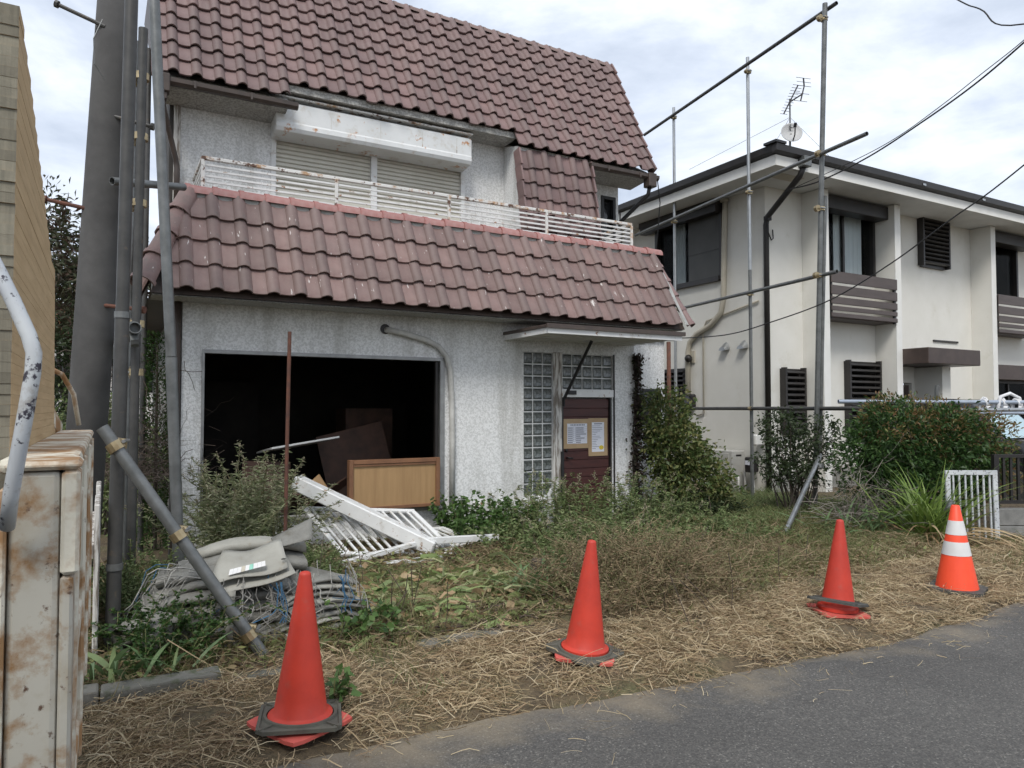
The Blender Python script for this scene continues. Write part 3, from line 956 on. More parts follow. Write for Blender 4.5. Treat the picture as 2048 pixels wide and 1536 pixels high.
# ridge caps along the top, hip barrels down both ends
xx, i = TXA - .02, 0
while xx < TXB - .05:
    inst('ridge_cap', CAP_LO, low, frame((xx, L1[0] + .03, L1[1] + .015 + random.gauss(0, .003)), (1, 0, random.gauss(0, .012)), (0, 1.25, 0), (0, 0, 1.45)))
    xx += TW * .98
MB().box(TXA + .02, TXB - .02, L1[0] - .03, L1[0] + .10, L1[1] - .06, L1[1] + .02).build('ridge_bedding', 'mortar', low)
def hip(p0, p1, r0, nseg, mat):
    p0, p1 = Vector(p0), Vector(p1)
    d = (p1 - p0)
    ln = d.length / nseg
    d.normalize()
    side = d.cross(Vector((0, 0, 1))).normalized()
    up = side.cross(d)
    hm = MB()
    rings = ((0, 1.14), (.045, 1.14), (.046, 1.0), (ln * 1.04, .88))
    vs = []
    for y, s in rings:
        for i in range(9):
            t = PI * (i / 8 * 1.24 - .12)
            vs.append((r0 * s * math.cos(t), y, r0 * s * math.sin(t)))
    for y, s in ((0, 1.0),):
        for i in range(9):
            t = PI * (i / 8 * 1.24 - .12)
            vs.append((r0 * s * math.cos(t), y, r0 * s * math.sin(t)))
    fs = [(k * 9 + i, k * 9 + i + 1, k * 9 + 10 + i, k * 9 + 9 + i) for k in range(3) for i in range(8)]
    fs += [(36 + i, 37 + i, i + 1, i) for i in range(8)]
    me = shared(hm.add(vs, fs), 'hip_tile', mat)
    for k in range(nseg):
        inst('hip_tile', me, low, frame(p0 + d * ln * k + up * random.gauss(0, .004), side, d, up))
hip((LXA - .05, L0[0] - .03, L0[1] + .04), (TXA + .01, L1[0] + .02, L1[1] + .02), .105, 4, 'roof_tile_dripped')
hip((LXB + .05, L0[0] + .0, L0[1] + .02), (TXB + .01, L1[0] + .02, L1[1] + .0), .062, 5, 'roof_tile')
# smashed mortar bed along the right hip
mb = MB()
prev = None
for k in range(7):
    t = k / 6
    cxx, cy_, cz_ = LXB - .05 + (TXB - LXB) * t, L0[0] - .03 + (L1[0] - L0[0]) * t, L0[1] + .05 + (L1[1] - L0[1]) * t
    w_ = (.03, .03, .03, .05, .05, .03, .02)[k]
    ring = [(cxx - w_, cy_ - .02, cz_ - .02), (cxx + w_, cy_ - .01, cz_ - .02), (cxx + w_, cy_ + .03, cz_ + .035), (cxx - w_ * .6, cy_ + .01, cz_ + .035)]
    mb.v += ring
    if k:
        a = 4 * (k - 1)
        mb.f += [(a + i, a + (i + 1) % 4, a + 4 + (i + 1) % 4, a + 4 + i) for i in range(4)]
mb.f += [(0, 1, 2, 3), (24, 25, 26, 27)]
mb.build('hip_mortar', 'mortar', low)
# underside and the cove of render under the eave
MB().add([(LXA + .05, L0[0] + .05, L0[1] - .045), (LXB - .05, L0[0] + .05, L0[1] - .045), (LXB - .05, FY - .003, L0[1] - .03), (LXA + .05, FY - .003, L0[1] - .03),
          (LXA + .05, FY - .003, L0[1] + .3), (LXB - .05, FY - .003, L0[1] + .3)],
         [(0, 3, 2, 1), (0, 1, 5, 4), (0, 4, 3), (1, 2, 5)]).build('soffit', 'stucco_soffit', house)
MB().box(TXA, TXB, L1[0] + .10, UY - .003, 3.70, 3.76).build('balcony_deck', 'concrete', house)

# balcony rail
rail = MB().box(.86, 6.70, 8.33, 8.37, 4.275, 4.315).build('balcony_railing', 'rusty_white', house, bevel=.006)
for z in (4.225, 4.165, 4.105, 4.045, 3.985):
    MB().box(.885, 6.675, 8.34, 8.358, z - .011, z + .011).build('rail_bar', 'white_paint', rail)
for x in (.875, 2.32, 3.76, 5.22, 6.685):
    MB().box(x - .018, x + .018, 8.322, 8.345, 3.72, 4.274).build('rail_post', 'rusty_white', rail)
for x in (.875, 6.685):
    MB().box(x - .02, x + .02, 8.372, UY - .003, 4.278, 4.312).build('rail_bar', 'rusty_white', rail)
    for z in (4.225, 4.165, 4.105, 4.045, 3.985):
        MB().box(x - .009, x + .009, 8.372, UY - .003, z - .011, z + .011).build('rail_bar', 'white_paint', rail)
MB().bar((6.66, 8.42, 3.95), (6.64, 9.0, 4.24), .03, .03).build('rail_brace', 'white_paint', rail)

# shutters and the shutter box
sb = MB().prism([(8.90, 4.955), (8.875, 5.0), (8.875, 5.06), (8.885, 5.07), (8.885, 5.29), (8.90, 5.32), (9.197, 5.36), (9.197, 4.93)], 'x', 1.735, 4.35).build('shutter_box', 'shutter_box', house, bevel=.006)
for x in (2.40, 3.04, 3.62, 4.12):
    MB().box(x, x + .006, 8.881, 8.8835, 5.075, 5.285).build('seam', 'rusty_white', sb)
MB().box(1.722, 4.362, 8.868, 9.197, 5.362, 5.385).build('box_cap', 'rusty_white', sb, bevel=.004)
for x0, x1 in ((1.80, 3.02), (3.10, 4.33)):
    s_ = MB()
    z = 3.80
    while z < 5.0:
        s_.add([(x0, UY + .05, z), (x1, UY + .05, z), (x1, UY + .032, z + .012), (x0, UY + .032, z + .012), (x1, UY + .032, z + .045), (x0, UY + .032, z + .045), (x1, UY + .05, z + .054), (x0, UY + .05, z + .054)],
               [(0, 1, 2, 3), (3, 2, 4, 5), (5, 4, 6, 7)])
        z += .055
    s_.add([(x0, UY + .07, 3.78), (x1, UY + .07, 3.78), (x1, UY + .07, 5.03), (x0, UY + .07, 5.03)], [(0, 1, 2, 3)])
    s_.build('roller_shutter', 'shutter_cream', house)
for xa, xb in ((1.74, 1.80), (3.02, 3.10), (4.33, 4.39)):
    MB().box(xa, xb, UY - .02, UY + .09, 3.78, 5.0).build('shutter_frame', 'white_paint', house)

# the gaping opening: room behind, metal frame
ox0, ox1, oz0, oz1 = OPEN
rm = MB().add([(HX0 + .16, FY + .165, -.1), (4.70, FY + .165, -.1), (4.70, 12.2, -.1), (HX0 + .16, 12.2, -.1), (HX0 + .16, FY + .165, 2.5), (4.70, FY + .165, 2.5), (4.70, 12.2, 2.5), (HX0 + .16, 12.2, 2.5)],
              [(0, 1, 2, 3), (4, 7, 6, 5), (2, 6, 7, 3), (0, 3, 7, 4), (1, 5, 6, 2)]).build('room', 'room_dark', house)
of = MB().box(ox0, ox1, FY - .02, FY + .10, oz1 - .035, oz1 + .004).build('window_frame', 'alu_grey', house)
MB().box(ox1 - .055, ox1 + .004, FY - .022, FY + .10, oz0, oz1 - .036).build('frame_jamb', 'alu_grey', of)
MB().box(ox1 - .10, ox1 - .062, FY + .02, FY + .08, oz0, oz1 - .036).build('frame_jamb', 'dark_trim', of)
MB().box(ox0 - .004, ox0 + .022, FY - .022, FY + .10, oz0, oz1 - .036).build('frame_jamb', 'alu_grey', of)
MB().box(ox0 - .01, ox1 + .01, FY - .05, FY + .18, oz0 - .05, oz0).build('window_sill', 'concrete', of, bevel=.008)
# dark inner doorway and cupboards seen dimly inside
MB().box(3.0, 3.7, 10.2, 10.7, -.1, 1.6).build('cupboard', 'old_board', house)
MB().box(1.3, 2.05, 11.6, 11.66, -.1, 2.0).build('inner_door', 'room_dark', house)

# glass block windows
def glass_blocks(b_, nx_, nz_, y):
    x0, x1, z0, z1 = b_
    root = MB().box(x0 + .002, x1 - .002, y + .03, y + .10, z0 + .002, z1 - .002).build('glass_block_window', 'block_joint', house)
    dx, dz = (x1 - x0) / nx_, (z1 - z0) / nz_
    g = .0085
    w_, h_ = dx / 2 - g, dz / 2 - g
    gm = MB()
    r_ = .018
    vs = [(sx * (w_ - a), d, sz * (h_ - a)) for a, d in ((0, .03), (0, .012), (r_, 0), (r_ * 2, .006)) for sx, sz in ((-1, -1), (1, -1), (1, 1), (-1, 1))]
    gm.add(vs, [(k * 4 + i, k * 4 + (i + 1) % 4, k * 4 + 4 + (i + 1) % 4, k * 4 + 4 + i) for k in range(3) for i in range(4)] + [(12, 13, 14, 15)])
    me = shared(gm, 'glass_block', 'glass_block')
    for i in range(nx_):
        for k in range(nz_):
            inst('glass_block', me, root, Matrix.Translation((x0 + dx * (i + .5), y + .012, z0 + dz * (k + .5))))
    return root
glass_blocks(GB1, 3, 12, FY)
glass_blocks((GB2[0] + .0, GB2[1] - .0, GB2[2], GB2[3]), 5, 3, FY)
# plinth ledge under the tall strip
MB().box(4.05, 5.24, FY - .05, FY - .002, .30, .42).box(4.10, 5.24, FY - .035, FY - .002, .20, .28).build('ledge', 'white_paint', house, bevel=.008)

# door
dx0, dx1, dz0, dz1 = 5.435, 6.215, -.05, 1.735
dr = MB().box(dx0, dx1, FY + .05, FY + .09, dz0, dz1).build('door', 'door_wood', house)
k = 0
z = dz0
while z < dz1 - .02:
    h_ = min(.118, dz1 - z)
    MB().box(dx0 + .005, dx1 - .005, FY + .036 + .002 * (k % 2), FY + .0495, z + .003, z + h_ - .004).build('door_board', 'door_wood', dr, bevel=.004)
    z += .118
    k += 1
MB().tube([(5.50, FY + .036, .93), (5.50, FY - .02, .93), (5.56, FY - .025, .92)], .012, 8).build('door_handle', 'black_metal', dr, smooth=True)
MB().tube([(5.49, FY + .036, 1.03), (5.49, FY + .01, 1.03)], .018, 10).build('lock', 'black_metal', dr, smooth=True)
MB().box(DOOR[0] + .004, 5.433, FY + .01, FY + .10, -.1, 1.75).box(6.217, DOOR[1] - .004, FY + .01, FY + .10, -.1, 1.75).build('door_frame', 'dark_trim', house)
MB().box(5.395, 6.262, FY - .012, FY + .02, 1.757, 1.858).build('door_lintel', 'white_paint', house)
MB().box(5.258, 5.394, FY - .018, FY + .02, -.1, 2.36).build('door_post', 'old_timber', house, bevel=.008)
MB().box(6.262, 6.285, FY - .014, FY + .02, -.1, 2.36).build('door_post', 'dark_trim', house)
MB().box(5.46, 5.62, FY - .03, FY - .0125, 1.79, 1.845).build('door_closer', 'black_metal', house)
# porch canopy
CX0, CX1, CYF, CZ = 4.485, 6.60, 7.15, 2.515
can = MB().box(CX0, CX1, CYF, FY - .003, CZ + .035, CZ + .075).build('porch_canopy', 'gutter_brown', house, bevel=.006)
MB().box(CX0 + .02, CX1 - .02, CYF + .018, CYF + .05, CZ - .03, CZ + .034).build('canopy_fascia', 'white_paint', can)
MB().box(CX0 + .02, CX0 + .05, CYF + .052, FY - .003, CZ - .03, CZ + .034).build('canopy_fascia', 'white_paint', can)
MB().box(CX0 + .052, CX1 - .02, CYF + .052, FY - .003, CZ + .004, CZ + .034).build('canopy_soffit', 'soffit_white', can)
for k in range(5):
    y = CYF + .15 + k * .2
    MB().box(CX0 + .052, CX1 - .03, y, y + .03, CZ - .022, CZ + .003).build('canopy_batten', 'soffit_white', can)
MB().box(CX0 - .008, CX1 + .012, CYF - .014, CYF + .016, CZ + .03, CZ + .082).build('canopy_drip', 'gutter_brown', can)
# loose black strap hanging from the canopy to the door post
MB().bar((5.62, 7.85, 2.50), (5.37, 8.15, 1.72), .05, .014, (1, 0, 0)).bar((5.37, 8.15, 1.72), (5.375, 8.16, 1.63), .05, .014, (1, 0, 0)).build('loose_strap', 'black_metal', house)
MB().box(5.365, 5.405, FY - .045, FY - .02, .30, 1.02).build('door_edge_bar', 'black_metal', house)
# hose conduit across the wall
pts = [(2.90, FY + .02, 2.535), (2.92, FY - .06, 2.53), (3.10, FY - .065, 2.50), (3.40, FY - .055, 2.43), (3.56, FY - .05, 2.36), (3.67, FY - .05, 2.24), (3.72, FY - .05, 2.08), (3.745, FY - .045, 1.7), (3.755, FY - .045, 1.2), (3.75, FY - .045, .4)]
MB().tube(pts, .036, 10).build('hose_conduit', 'hose_grey', house, smooth=True)
MB().tube([(2.89, FY - .012, 2.545), (2.89, FY + .02, 2.545)], .06, 14).build('wall_hole', 'dark_trim', house)
# thin wires at the right eave
MB().tube([(UXB + .09, E0[0] - .03, E0[1] - .12), (UXB + .25, E0[0] + .1, E0[1] - .4), (UXB + .34, E0[0] + .3, E0[1] - 1.1), (UXB + .30, E0[0] + .5, 2.9)], .008, 5).build('loose_cable', 'cable_black', house)

# ------------------------------------------------------------------ the neighbouring house
m, n, l, b, out = new_mat('clear_glass')
b.inputs['Base Color'].default_value = (.02, .02, .02, 1)
b.inputs['Roughness'].default_value = .04
b.inputs['Specular IOR Level'].default_value = .6
tr = n.new('ShaderNodeBsdfTransparent')
tr.inputs[0].default_value = (.93, .95, .95, 1)
mx = n.new('ShaderNodeMixShader')
mx.inputs[0].default_value = .94
l.new(b.outputs[0], mx.inputs[1]); l.new(tr.outputs[0], mx.inputs[2]); l.new(mx.outputs[0], out.inputs[0])

nb = thing('neighbouring_house', 'cream two-storey house with dark eaves and brown slatted balconies', 'house', (15, 12, 0))
NX, NY, NZ = 10.69, 9.40, 5.76
WIN = dict(up1=(12.10, 13.90, 4.28, 5.60), sm=(15.47, 16.43, 4.75, 5.78), up2=(17.75, 19.5, 4.28, 5.60), g1=(11.06, 11.58, 1.15, 2.33), g2=(12.92, 13.88, 1.15, 2.53), dr=(14.16, 15.15, -.1, 2.15), low2=(17.80, 20.4, .4, 2.25))
link('wall', wall(list(WIN.values()), NX, 24, -.2, NZ + .05, NY, NY + .18), 'cream_wall', nb)
SW = dict(big=(10.46, 12.42, 4.20, 5.62), low=(11.55, 12.35, 1.25, 2.43))
link('wall', wall(list(SW.values()), NY + .18, 17, -.2, NZ + .05, NX, NX + .18, 'y'), 'cream_wall', nb)
for x0 in (11.70, 13.93, 17.49):
    f_ = MB().box(x0, x0 + .18, 8.95, NY - .002, -.1, NZ - .01).build('fin_wall', 'cream_wall', nb)
    MB().box(x0 - .003, x0 + .183, 8.935, 8.949, -.1, NZ - .012).build('fin_edge', 'fin_white', f_)
MB().box(NX - .06, 24, NY - .03, NY - .003, -.2, .42).build('plinth', 'concrete', nb)
# eaves
EX, EY = 9.89, 8.45
ev = MB().box(EX, 24, EY, NY - .0, NZ, NZ + .03).box(EX, NX, NY + .001, 17.5, NZ, NZ + .03).build('soffit', 'soffit_white', nb)
MB().box(EX - .004, 24, EY - .022, EY - .002, NZ - .02, NZ + .16).build('fascia', 'fin_white', nb)
MB().box(EX - .022, EX - .002, EY - .022, 17.5, NZ - .02, NZ + .16).build('fascia', 'fin_white', nb)
MB().box(10.35, 10.95, 8.72, 8.98, NZ - .006, NZ - .001).build('soffit_vent', 'duct_beige', nb)
g = MB().prism([(EY - .03, NZ + .17), (EY - .12, NZ + .20), (EY - .13, NZ + .31), (EY - .03, NZ + .31)], 'x', EX - .12, 24).build('gutter', 'dark_trim', nb)
for x in (13.9, 16.0, 18.1):
    MB().box(x, x + .10, EY - .137, EY - .131, NZ + .21, NZ + .25).build('gutter_joint', 'galvanised_new', g)
MB().prism([(EX - .03, NZ + .17), (EX - .11, NZ + .20), (EX - .12, NZ + .31), (EX - .03, NZ + .31)], 'y', EY - .028, 17.5).build('gutter', 'dark_trim', nb)
MB().add([(EX - .10, EY - .10, NZ + .315), (24, EY - .10, NZ + .315), (24, 18, NZ + .315), (EX - .10, 18, NZ + .315), (EX + 4.4, EY + 4.4, NZ + 1.35), (24, EY + 4.4, NZ + 1.35)],
         [(0, 1, 5, 4), (1, 2, 5), (2, 3, 4, 5), (3, 0, 4), (0, 3, 2, 1)]).build('roof', 'roof_dark', nb)
MB().bar((EX + .12, EY + .12, NZ + .37), (EX + 4.0, EY + 4.0, NZ + 1.29), .2, .07).build('hip_cap', 'roof_dark', nb)
MB().box(EX - .16, EX + .10, EY - .15, EY + .12, NZ + .318, NZ + .36).build('corner_cap', 'roof_dark', nb)
# downpipe from the front gutter to the corner
dp = MB().box(10.42, 10.60, EY - .17, EY - .02, NZ + .02, NZ + .20).build('rain_hopper', 'galvanised', nb, bevel=.01)
MB().tube([(10.51, EY - .06, NZ + .03), (10.52, EY + .02, NZ - .10), (10.64, NY - .10, NZ - .62), (10.65, NY - .06, NZ - .75), (10.65, NY - .06, 0)], .052, 8).build('downpipe', 'dark_trim', nb, smooth=True)

def wbox(a, b_, y, z0, z1, axis):
    return a, b_, y
def window_unit(w, axis, face, kind='slide', curt='curtain', depth=.18, proud=.04, cur=(.05, .95)):
    """a framed window in a wall hole; axis 'x': faces -Y at Y=face, 'y': faces -X at X=face"""
    u0, u1, z0, z1 = w
    def bx(b_, ua, ub, da, db, za, zb):
        return b_.box(ua, ub, face + da, face + db, za, zb) if axis == 'x' else b_.box(face + da, face + db, ua, ub, za, zb)
    fr_ = MB()
    t = .05
    bx(fr_, u0 - .02, u0 + t, -proud, depth, z0 - .02, z1 + .02)
    root = fr_.build('window', 'dark_trim', nb)
    bx(MB(), u1 - t, u1 + .02, -proud, depth, z0 - .02, z1 + .02).build('frame_jamb', 'dark_trim', root)
    bx(MB(), u0 + t, u1 - t, -proud, depth, z1 - t, z1 + .02).build('frame_head', 'dark_trim', root)
    bx(MB(), u0 + t, u1 - t, -proud - .02, depth, z0 - .05, z0 + t).build('frame_sill', 'dark_trim', root)
    # the dark room behind
    rb = MB()
    bx(rb, u0 - .3, u1 + .3, depth + .001, 1.6, z0 - .3, z1 + .2)
    rb.f.pop(2 if axis == 'x' else 5)
    rb.build('room', 'room_dark', root)
    if kind == 'slide':
        um = (u0 + u1) / 2
        bx(MB(), um - .03, um + .03, .03, .09, z0 + t, z1 - t).build('meeting_stile', 'dark_trim', root)
        bx(MB(), u0 + t, um - .03, .06, .066, z0 + t, z1 - t).build('pane', 'clear_glass', root)
        bx(MB(), um + .03, u1 - t, .04, .046, z0 + t, z1 - t).build('pane', 'clear_glass', root)
    else:
        bx(MB(), u0 + t, u1 - t, .06, .066, z0 + t, z1 - t).build('pane', 'clear_glass', root)
    if curt:
        k = 60
        ua, ub = u0 + (u1 - u0) * cur[0], u0 + (u1 - u0) * cur[1]
        vs = []
        for i in range(k + 1):
            u = ua + (ub - ua) * i / k
            d_ = .14 + .028 * math.sin(i * 1.25) + .012 * math.sin(i * .53)
            vs += [(u, face + d_, z0), (u, face + d_ * .98, z1)] if axis == 'x' else [(face + d_, u, z0), (face + d_ * .98, u, z1)]
        MB().add(vs, [(2 * i, 2 * i + 2, 2 * i + 3, 2 * i + 1) for i in range(k)]).build('curtain', curt, root, smooth=True)
    return root
w_ = window_unit(WIN['up1'], 'x', NY, cur=(.40, .88))
MB().box(12.16, 12.20, NY - .01, NY + .03, 4.5, 5.5).build('screen_rail', 'dark_trim', w_)
w_ = window_unit(WIN['up2'], 'x', NY, cur=(.12, .55))
for x0, x1 in ((11.90, 13.92), (17.69, 19.7)):
    MB().box(x0, x1, NY - .34, NY - .045, 5.46, 5.72).build('shutter_box', 'dark_trim', nb, bevel=.01)
    bal = MB().box(x0 + .02, x0 + .06, 8.93, 8.97, 3.30, 4.18).build('balcony', 'dark_trim', nb)
    MB().box(x1 - .06, x1 - .02, 8.93, 8.97, 3.30, 4.18).build('balcony_post', 'dark_trim', bal)
    MB().box(x0 + .01, x1 - .01, 8.985, NY - .003, 3.32, 3.40).build('balcony_floor', 'board_brown', bal)
    for za, zb in ((3.985, 4.20), (3.76, 3.935), (3.58, 3.715), (3.455, 3.54), (3.33, 3.41)):
        MB().box(x0 + .003, x1 - .003, 8.895, 8.925, za, zb).build('balcony_board', 'board_brown', bal, bevel=.006)
def louvre(w, nsl, out_=.10):
    x0, x1, z0, z1 = w
    root = window_unit(w, 'x', NY, 'one', None)
    for a in ((x0 - .03, x0 + .02), (x1 - .02, x1 + .03)):
        MB().box(a[0], a[1], NY - out_ - .045, NY - .042, z0 - .04, z1 + .04).build('grille_post', 'dark_trim', root)
    for i in range(nsl):
        z = z0 + (z1 - z0) * (i + .5) / nsl
        MB().bar((x0 + .021, NY - out_ - .02, z), (x1 - .021, NY - out_ - .02, z), .05, .045, (0, .5, 1)).build('grille_slat', 'dark_trim', root)
louvre(WIN['sm'], 11)
louvre(WIN['g1'], 11)
louvre(WIN['g2'], 12)
w_ = window_unit(WIN['low2'], 'x', NY, curt='curtain_green', cur=(.05, .30))
MB().box(17.70, 20.5, NY - .30, NY - .045, 2.27, 2.62).build('shutter_box', 'brown_trim', nb, bevel=.01)
# porch of the neighbour
MB().box(14.115, 15.95, 8.40, NY - .003, 2.49, 2.81).build('porch_canopy', 'brown_trim', nb, bevel=.012)
dn = MB().box(14.20, 15.11, NY + .04, NY + .10, -.1, 2.10).build('door', 'brown_trim', nb)
MB().box(14.30, 14.42, NY + .03, NY + .039, .3, 1.9).build('door_glass', 'glass_dark', dn)
MB().tube([(15.0, NY + .02, .8), (15.0, NY + .02, 1.3)], .014, 8).build('door_handle', 'chrome', dn)
MB().box(15.25, 15.55, 8.8, NY - .003, -.1, 2.47).build('porch_wall', 'cream_wall', nb)
MB().box(15.95, 16.9, NY - .03, NY - .003, 3.08, 3.12).build('wall_ledge', 'dark_trim', nb)
# side wall: big window with shutter box, ducts, vents, camera dome, meter
w_ = window_unit(SW['big'], 'y', NX, curt='curtain', cur=(.62, .80), proud=.06)
MB().box(NX + .01, NX + .03, 10.52, 11.44, 4.26, 5.56).build('insect_screen', 'screen_mesh', w_)
MB().box(NX + .0, NX + .009, 10.53, 11.43, 4.80, 4.815).build('screen_rail', 'dark_trim', w_)
MB().box(NX - .26, NX - .065, 10.40, 12.75, 5.63, 5.755).box(NX - .24, NX - .066, 10.42, 12.73, 5.50, 5.629).build('shutter_box', 'dark_trim', nb)
w_ = window_unit(SW['low'], 'y', NX, 'one', None)
for i in range(12):
    z = 1.29 + i * .098
    MB().box(NX - .10, NX - .07, 11.53, 12.37, z, z + .035).build('grille_slat', 'dark_trim', w_)
dpts = [(NX - .05, 10.34, 5.70), (NX - .06, 10.34, 5.5), (NX - .06, 10.40, 3.8), (NX - .06, 10.47, 3.50), (NX - .06, 10.75, 3.28), (NX - .06, 11.15, 3.14), (NX - .06, 11.36, 2.98), (NX - .06, 11.42, 2.75), (NX - .06, 11.42, 1.5)]
MB().tube(dpts, .055, 10).build('duct', 'duct_beige', nb, smooth=True)
MB().box(NX - .13, NX - .003, 10.26, 10.42, 5.68, 5.755).build('duct_cover', 'duct_beige', nb, bevel=.02)
MB().tube([(NX - .03, 9.55, 3.62), (NX - .03, 10.2, 3.50), (NX - .03, 10.9, 3.38), (NX - .03, 11.0, 3.2), (NX - .03, 11.0, 1.5), (NX - .03, 11.2, 1.45)], .018, 6).build('cable_conduit', 'duct_beige', nb, smooth=True)
for y in (10.40, 9.93):
    v_ = MB()
    ring = [(NX - .004, y + .10 * math.cos(t), 2.76 + .15 * math.sin(t)) for t in np.linspace(0, PI, 9)]
    tip = [(NX - .12, y + .085 * math.cos(t), 2.74 + .07 * math.sin(t)) for t in np.linspace(0, PI, 9)]
    v_.add(ring + tip, [(i, i + 1, 10 + i, 9 + i) for i in range(8)] + [tuple(range(9, 18)), (0, 9, 17, 8)])
    v_.build('vent_hood', 'galvanised_new', nb, smooth=False)
lp = MB().box(NX - .03, NX - .003, 11.26, 11.42, 2.55, 2.80).build('wall_camera', 'duct_beige', nb)  # wall plate of a dark camera dome that gives no light
lm = MB(); lm.lathe([(.001, -.085), (.05, -.065), (.08, -.02), (.08, .02), (.05, .065), (.001, .085)], 12, (NX - .115, 11.34, 2.64)); lm.build('camera_dome', 'dark_trim', lp, smooth=True)
MB().box(NX - .12, NX - .003, 11.22, 11.44, 1.62, 1.90).build('power_meter', 'dark_trim', nb, bevel=.03)
MB().tube([(NX - .12, 11.33, 1.77), (NX - .17, 11.33, 1.77)], .085, 14).build('meter_glass', 'glass_dark', nb, smooth=False)
# cable entry at the corner
MB().box(10.60, 10.70, NY - .15, NY - .05, 5.08, 5.16).tube([(10.64, NY - .1, 5.1), (10.60, NY - .15, 4.85), (10.72, NY - .12, 4.72), (10.85, NY - .05, 4.78), (10.86, NY - .03, 4.95)], .012, 5).build('cable_entry', 'cable_black', nb)

# roof aerials, each standing on the roof
dish = thing('satellite_dish', 'round grey satellite dish on the roof of the cream house', 'satellite dish', (11.25, 9.25, 6.25))
dc = Vector((11.06, 9.07, 6.74)); dn_ = Vector((-.50, -.78, .30)).normalized()
sx_ = dn_.cross(Vector((0, 0, 1))).normalized(); sy_ = sx_.cross(dn_)
db = MB(); vs, fs = [], []
rings = [(0, -.055), (.07, -.05), (.13, -.035), (.175, -.015), (.195, 0), (.195, -.012)]
for r_, h_ in rings:
    for k in range(24):
        t = 2 * PI * k / 24
        vs.append(dc + sx_ * r_ * math.cos(t) + sy_ * r_ * 1.05 * math.sin(t) + dn_ * h_)
for i in range(len(rings) - 1):
    fs += [(i * 24 + k, i * 24 + (k + 1) % 24, i * 24 + 24 + (k + 1) % 24, i * 24 + 24 + k) for k in range(24)]
db.add(vs, fs).build('reflector', 'dish_grey', dish, smooth=True)
MB().tube([dc - sy_ * .19, dc - sy_ * .16 + dn_ * .12, dc - sy_ * .02 + dn_ * .20], .012, 6).build('feed_arm', 'black_metal', dish)
MB().tube([dc - sy_ * .03 + dn_ * .17, dc + sy_ * .02 + dn_ * .23], .028, 8).build('receiver', 'black_metal', dish)
MB().bar(dc + sy_ * .10 + dn_ * .0, dc + sy_ * .135 + sx_ * .035 + dn_ * .0, .018, .006, dn_).bar(dc + sy_ * .095 - sx_ * .05 + dn_ * .0, dc + sy_ * .095 + sx_ * .05 + dn_ * .0, .012, .006, dn_).build('emblem', 'black_metal', dish)
MB().tube([dc - dn_ * .05, dc - dn_ * .12, dc - dn_ * .14 - Vector((0, 0, .35))], .02, 6).build('mount', 'galvanised', dish)
an = thing('television_antenna', 'thin television antenna on a mast above the satellite dish', 'antenna', (11.2, 9.25, 6.25))
mp_ = Vector((11.10, 9.14, 0))
MB().tube([(mp_.x, mp_.y, 6.25), (mp_.x, mp_.y, 7.40)], .016, 6).build('mast', 'galvanised', an)
b0, b1 = Vector((10.93, 9.14, 7.08)), Vector((11.16, 9.0, 7.62))
def yagi(b0, b1, nel, w0, w1, el):
    o_ = MB().bar(b0, b1, .022, .022).build('boom', 'black_metal', an)
    for i in range(nel):
        t = i / (nel - 1)
        c_ = b0.lerp(b1, t)
        h_ = (w0 + (w1 - w0) * t) / 2
        MB().tube([c_ - el * h_, c_ + el * h_], .005, 4).build('element', 'galvanised', o_)
elv = Vector((.93, -.36, -.05)).normalized()
yagi(b0, b1, 11, .14, .20, elv)
yagi(Vector((11.20, 8.98, 7.32)), Vector((11.255, 8.94, 7.60)), 3, .26, .28, elv)
yagi(Vector((11.255, 8.94, 7.60)), Vector((11.225, 8.93, 7.74)), 3, .27, .29, elv)
MB().bar((11.10, 9.14, 7.34), (11.24, 8.96, 7.46), .02, .02).build('cross_arm', 'black_metal', an)
for e_ in ((9.95, 10.6, 6.3), (12.9, 9.3, 6.35), (12.2, 11.0, 6.6)):
    MB().tube([(mp_.x, mp_.y, 7.05), e_], .0035, 4).build('guy_wire', 'galvanised', an)

# gas water heater by the neighbour's side wall
wh = thing('water_heater', 'beige box water heater standing against the cream house side wall', 'water heater', (10.5, 10.2, 0))
hb = MB().box(10.30, 10.64, 9.90, 10.50, .10, .80).build('casing', 'unit_grey', wh, bevel=.015, bseg=2)
MB().box(10.285, 10.299, 9.97, 10.43, .15, .75).build('front_panel', 'unit_grey', wh, bevel=.006)
MB().box(10.279, 10.2845, 10.22, 10.42, .62, .66).build('exhaust_slot', 'dark_trim', wh)
MB().box(10.40, 10.54, 9.893, 9.899, .70, .73).build('side_slot', 'dark_trim', wh)
MB().box(10.28, 10.64, 9.88, 10.52, -.05, .097).build('base', 'concrete', wh)
for i, (px_, py_) in enumerate(((10.44, 9.72), (10.54, 9.66), (10.36, 9.80))):
    MB().tube([(px_ + .1, py_ + .12, .42 - .05 * i), (px_, py_, .40 - .05 * i), (px_, py_, .30), (px_, py_, -.02)], .022, 7).build('pipe', 'fin_white' if i else 'unit_grey', wh, smooth=True)
pm = thing('gas_meter', 'dark gas meter with white pipes beside the water heater', 'gas meter', (10.5, 9.55, 0))
MB().box(10.36, 10.58, 9.50, 9.66, .42, .70).build('casing', 'dark_trim', pm, bevel=.02)
MB().box(10.345, 10.359, 9.53, 9.63, .56, .64).build('dial', 'paper', pm)
MB().tube([(10.47, 9.58, .70), (10.47, 9.58, 1.05), (10.60, 9.58, 1.10)], .02, 7).build('pipe', 'fin_white', pm, smooth=True)
MB().tube([(10.47, 9.58, .42), (10.40, 9.50, .34), (10.40, 9.46, -.02)], .024, 7).build('pipe', 'fin_white', pm, smooth=True)
MB().box(10.42, 10.64, 9.42, 9.52, .92, 1.12).build('pipe_cover', 'fin_white', pm, bevel=.02)

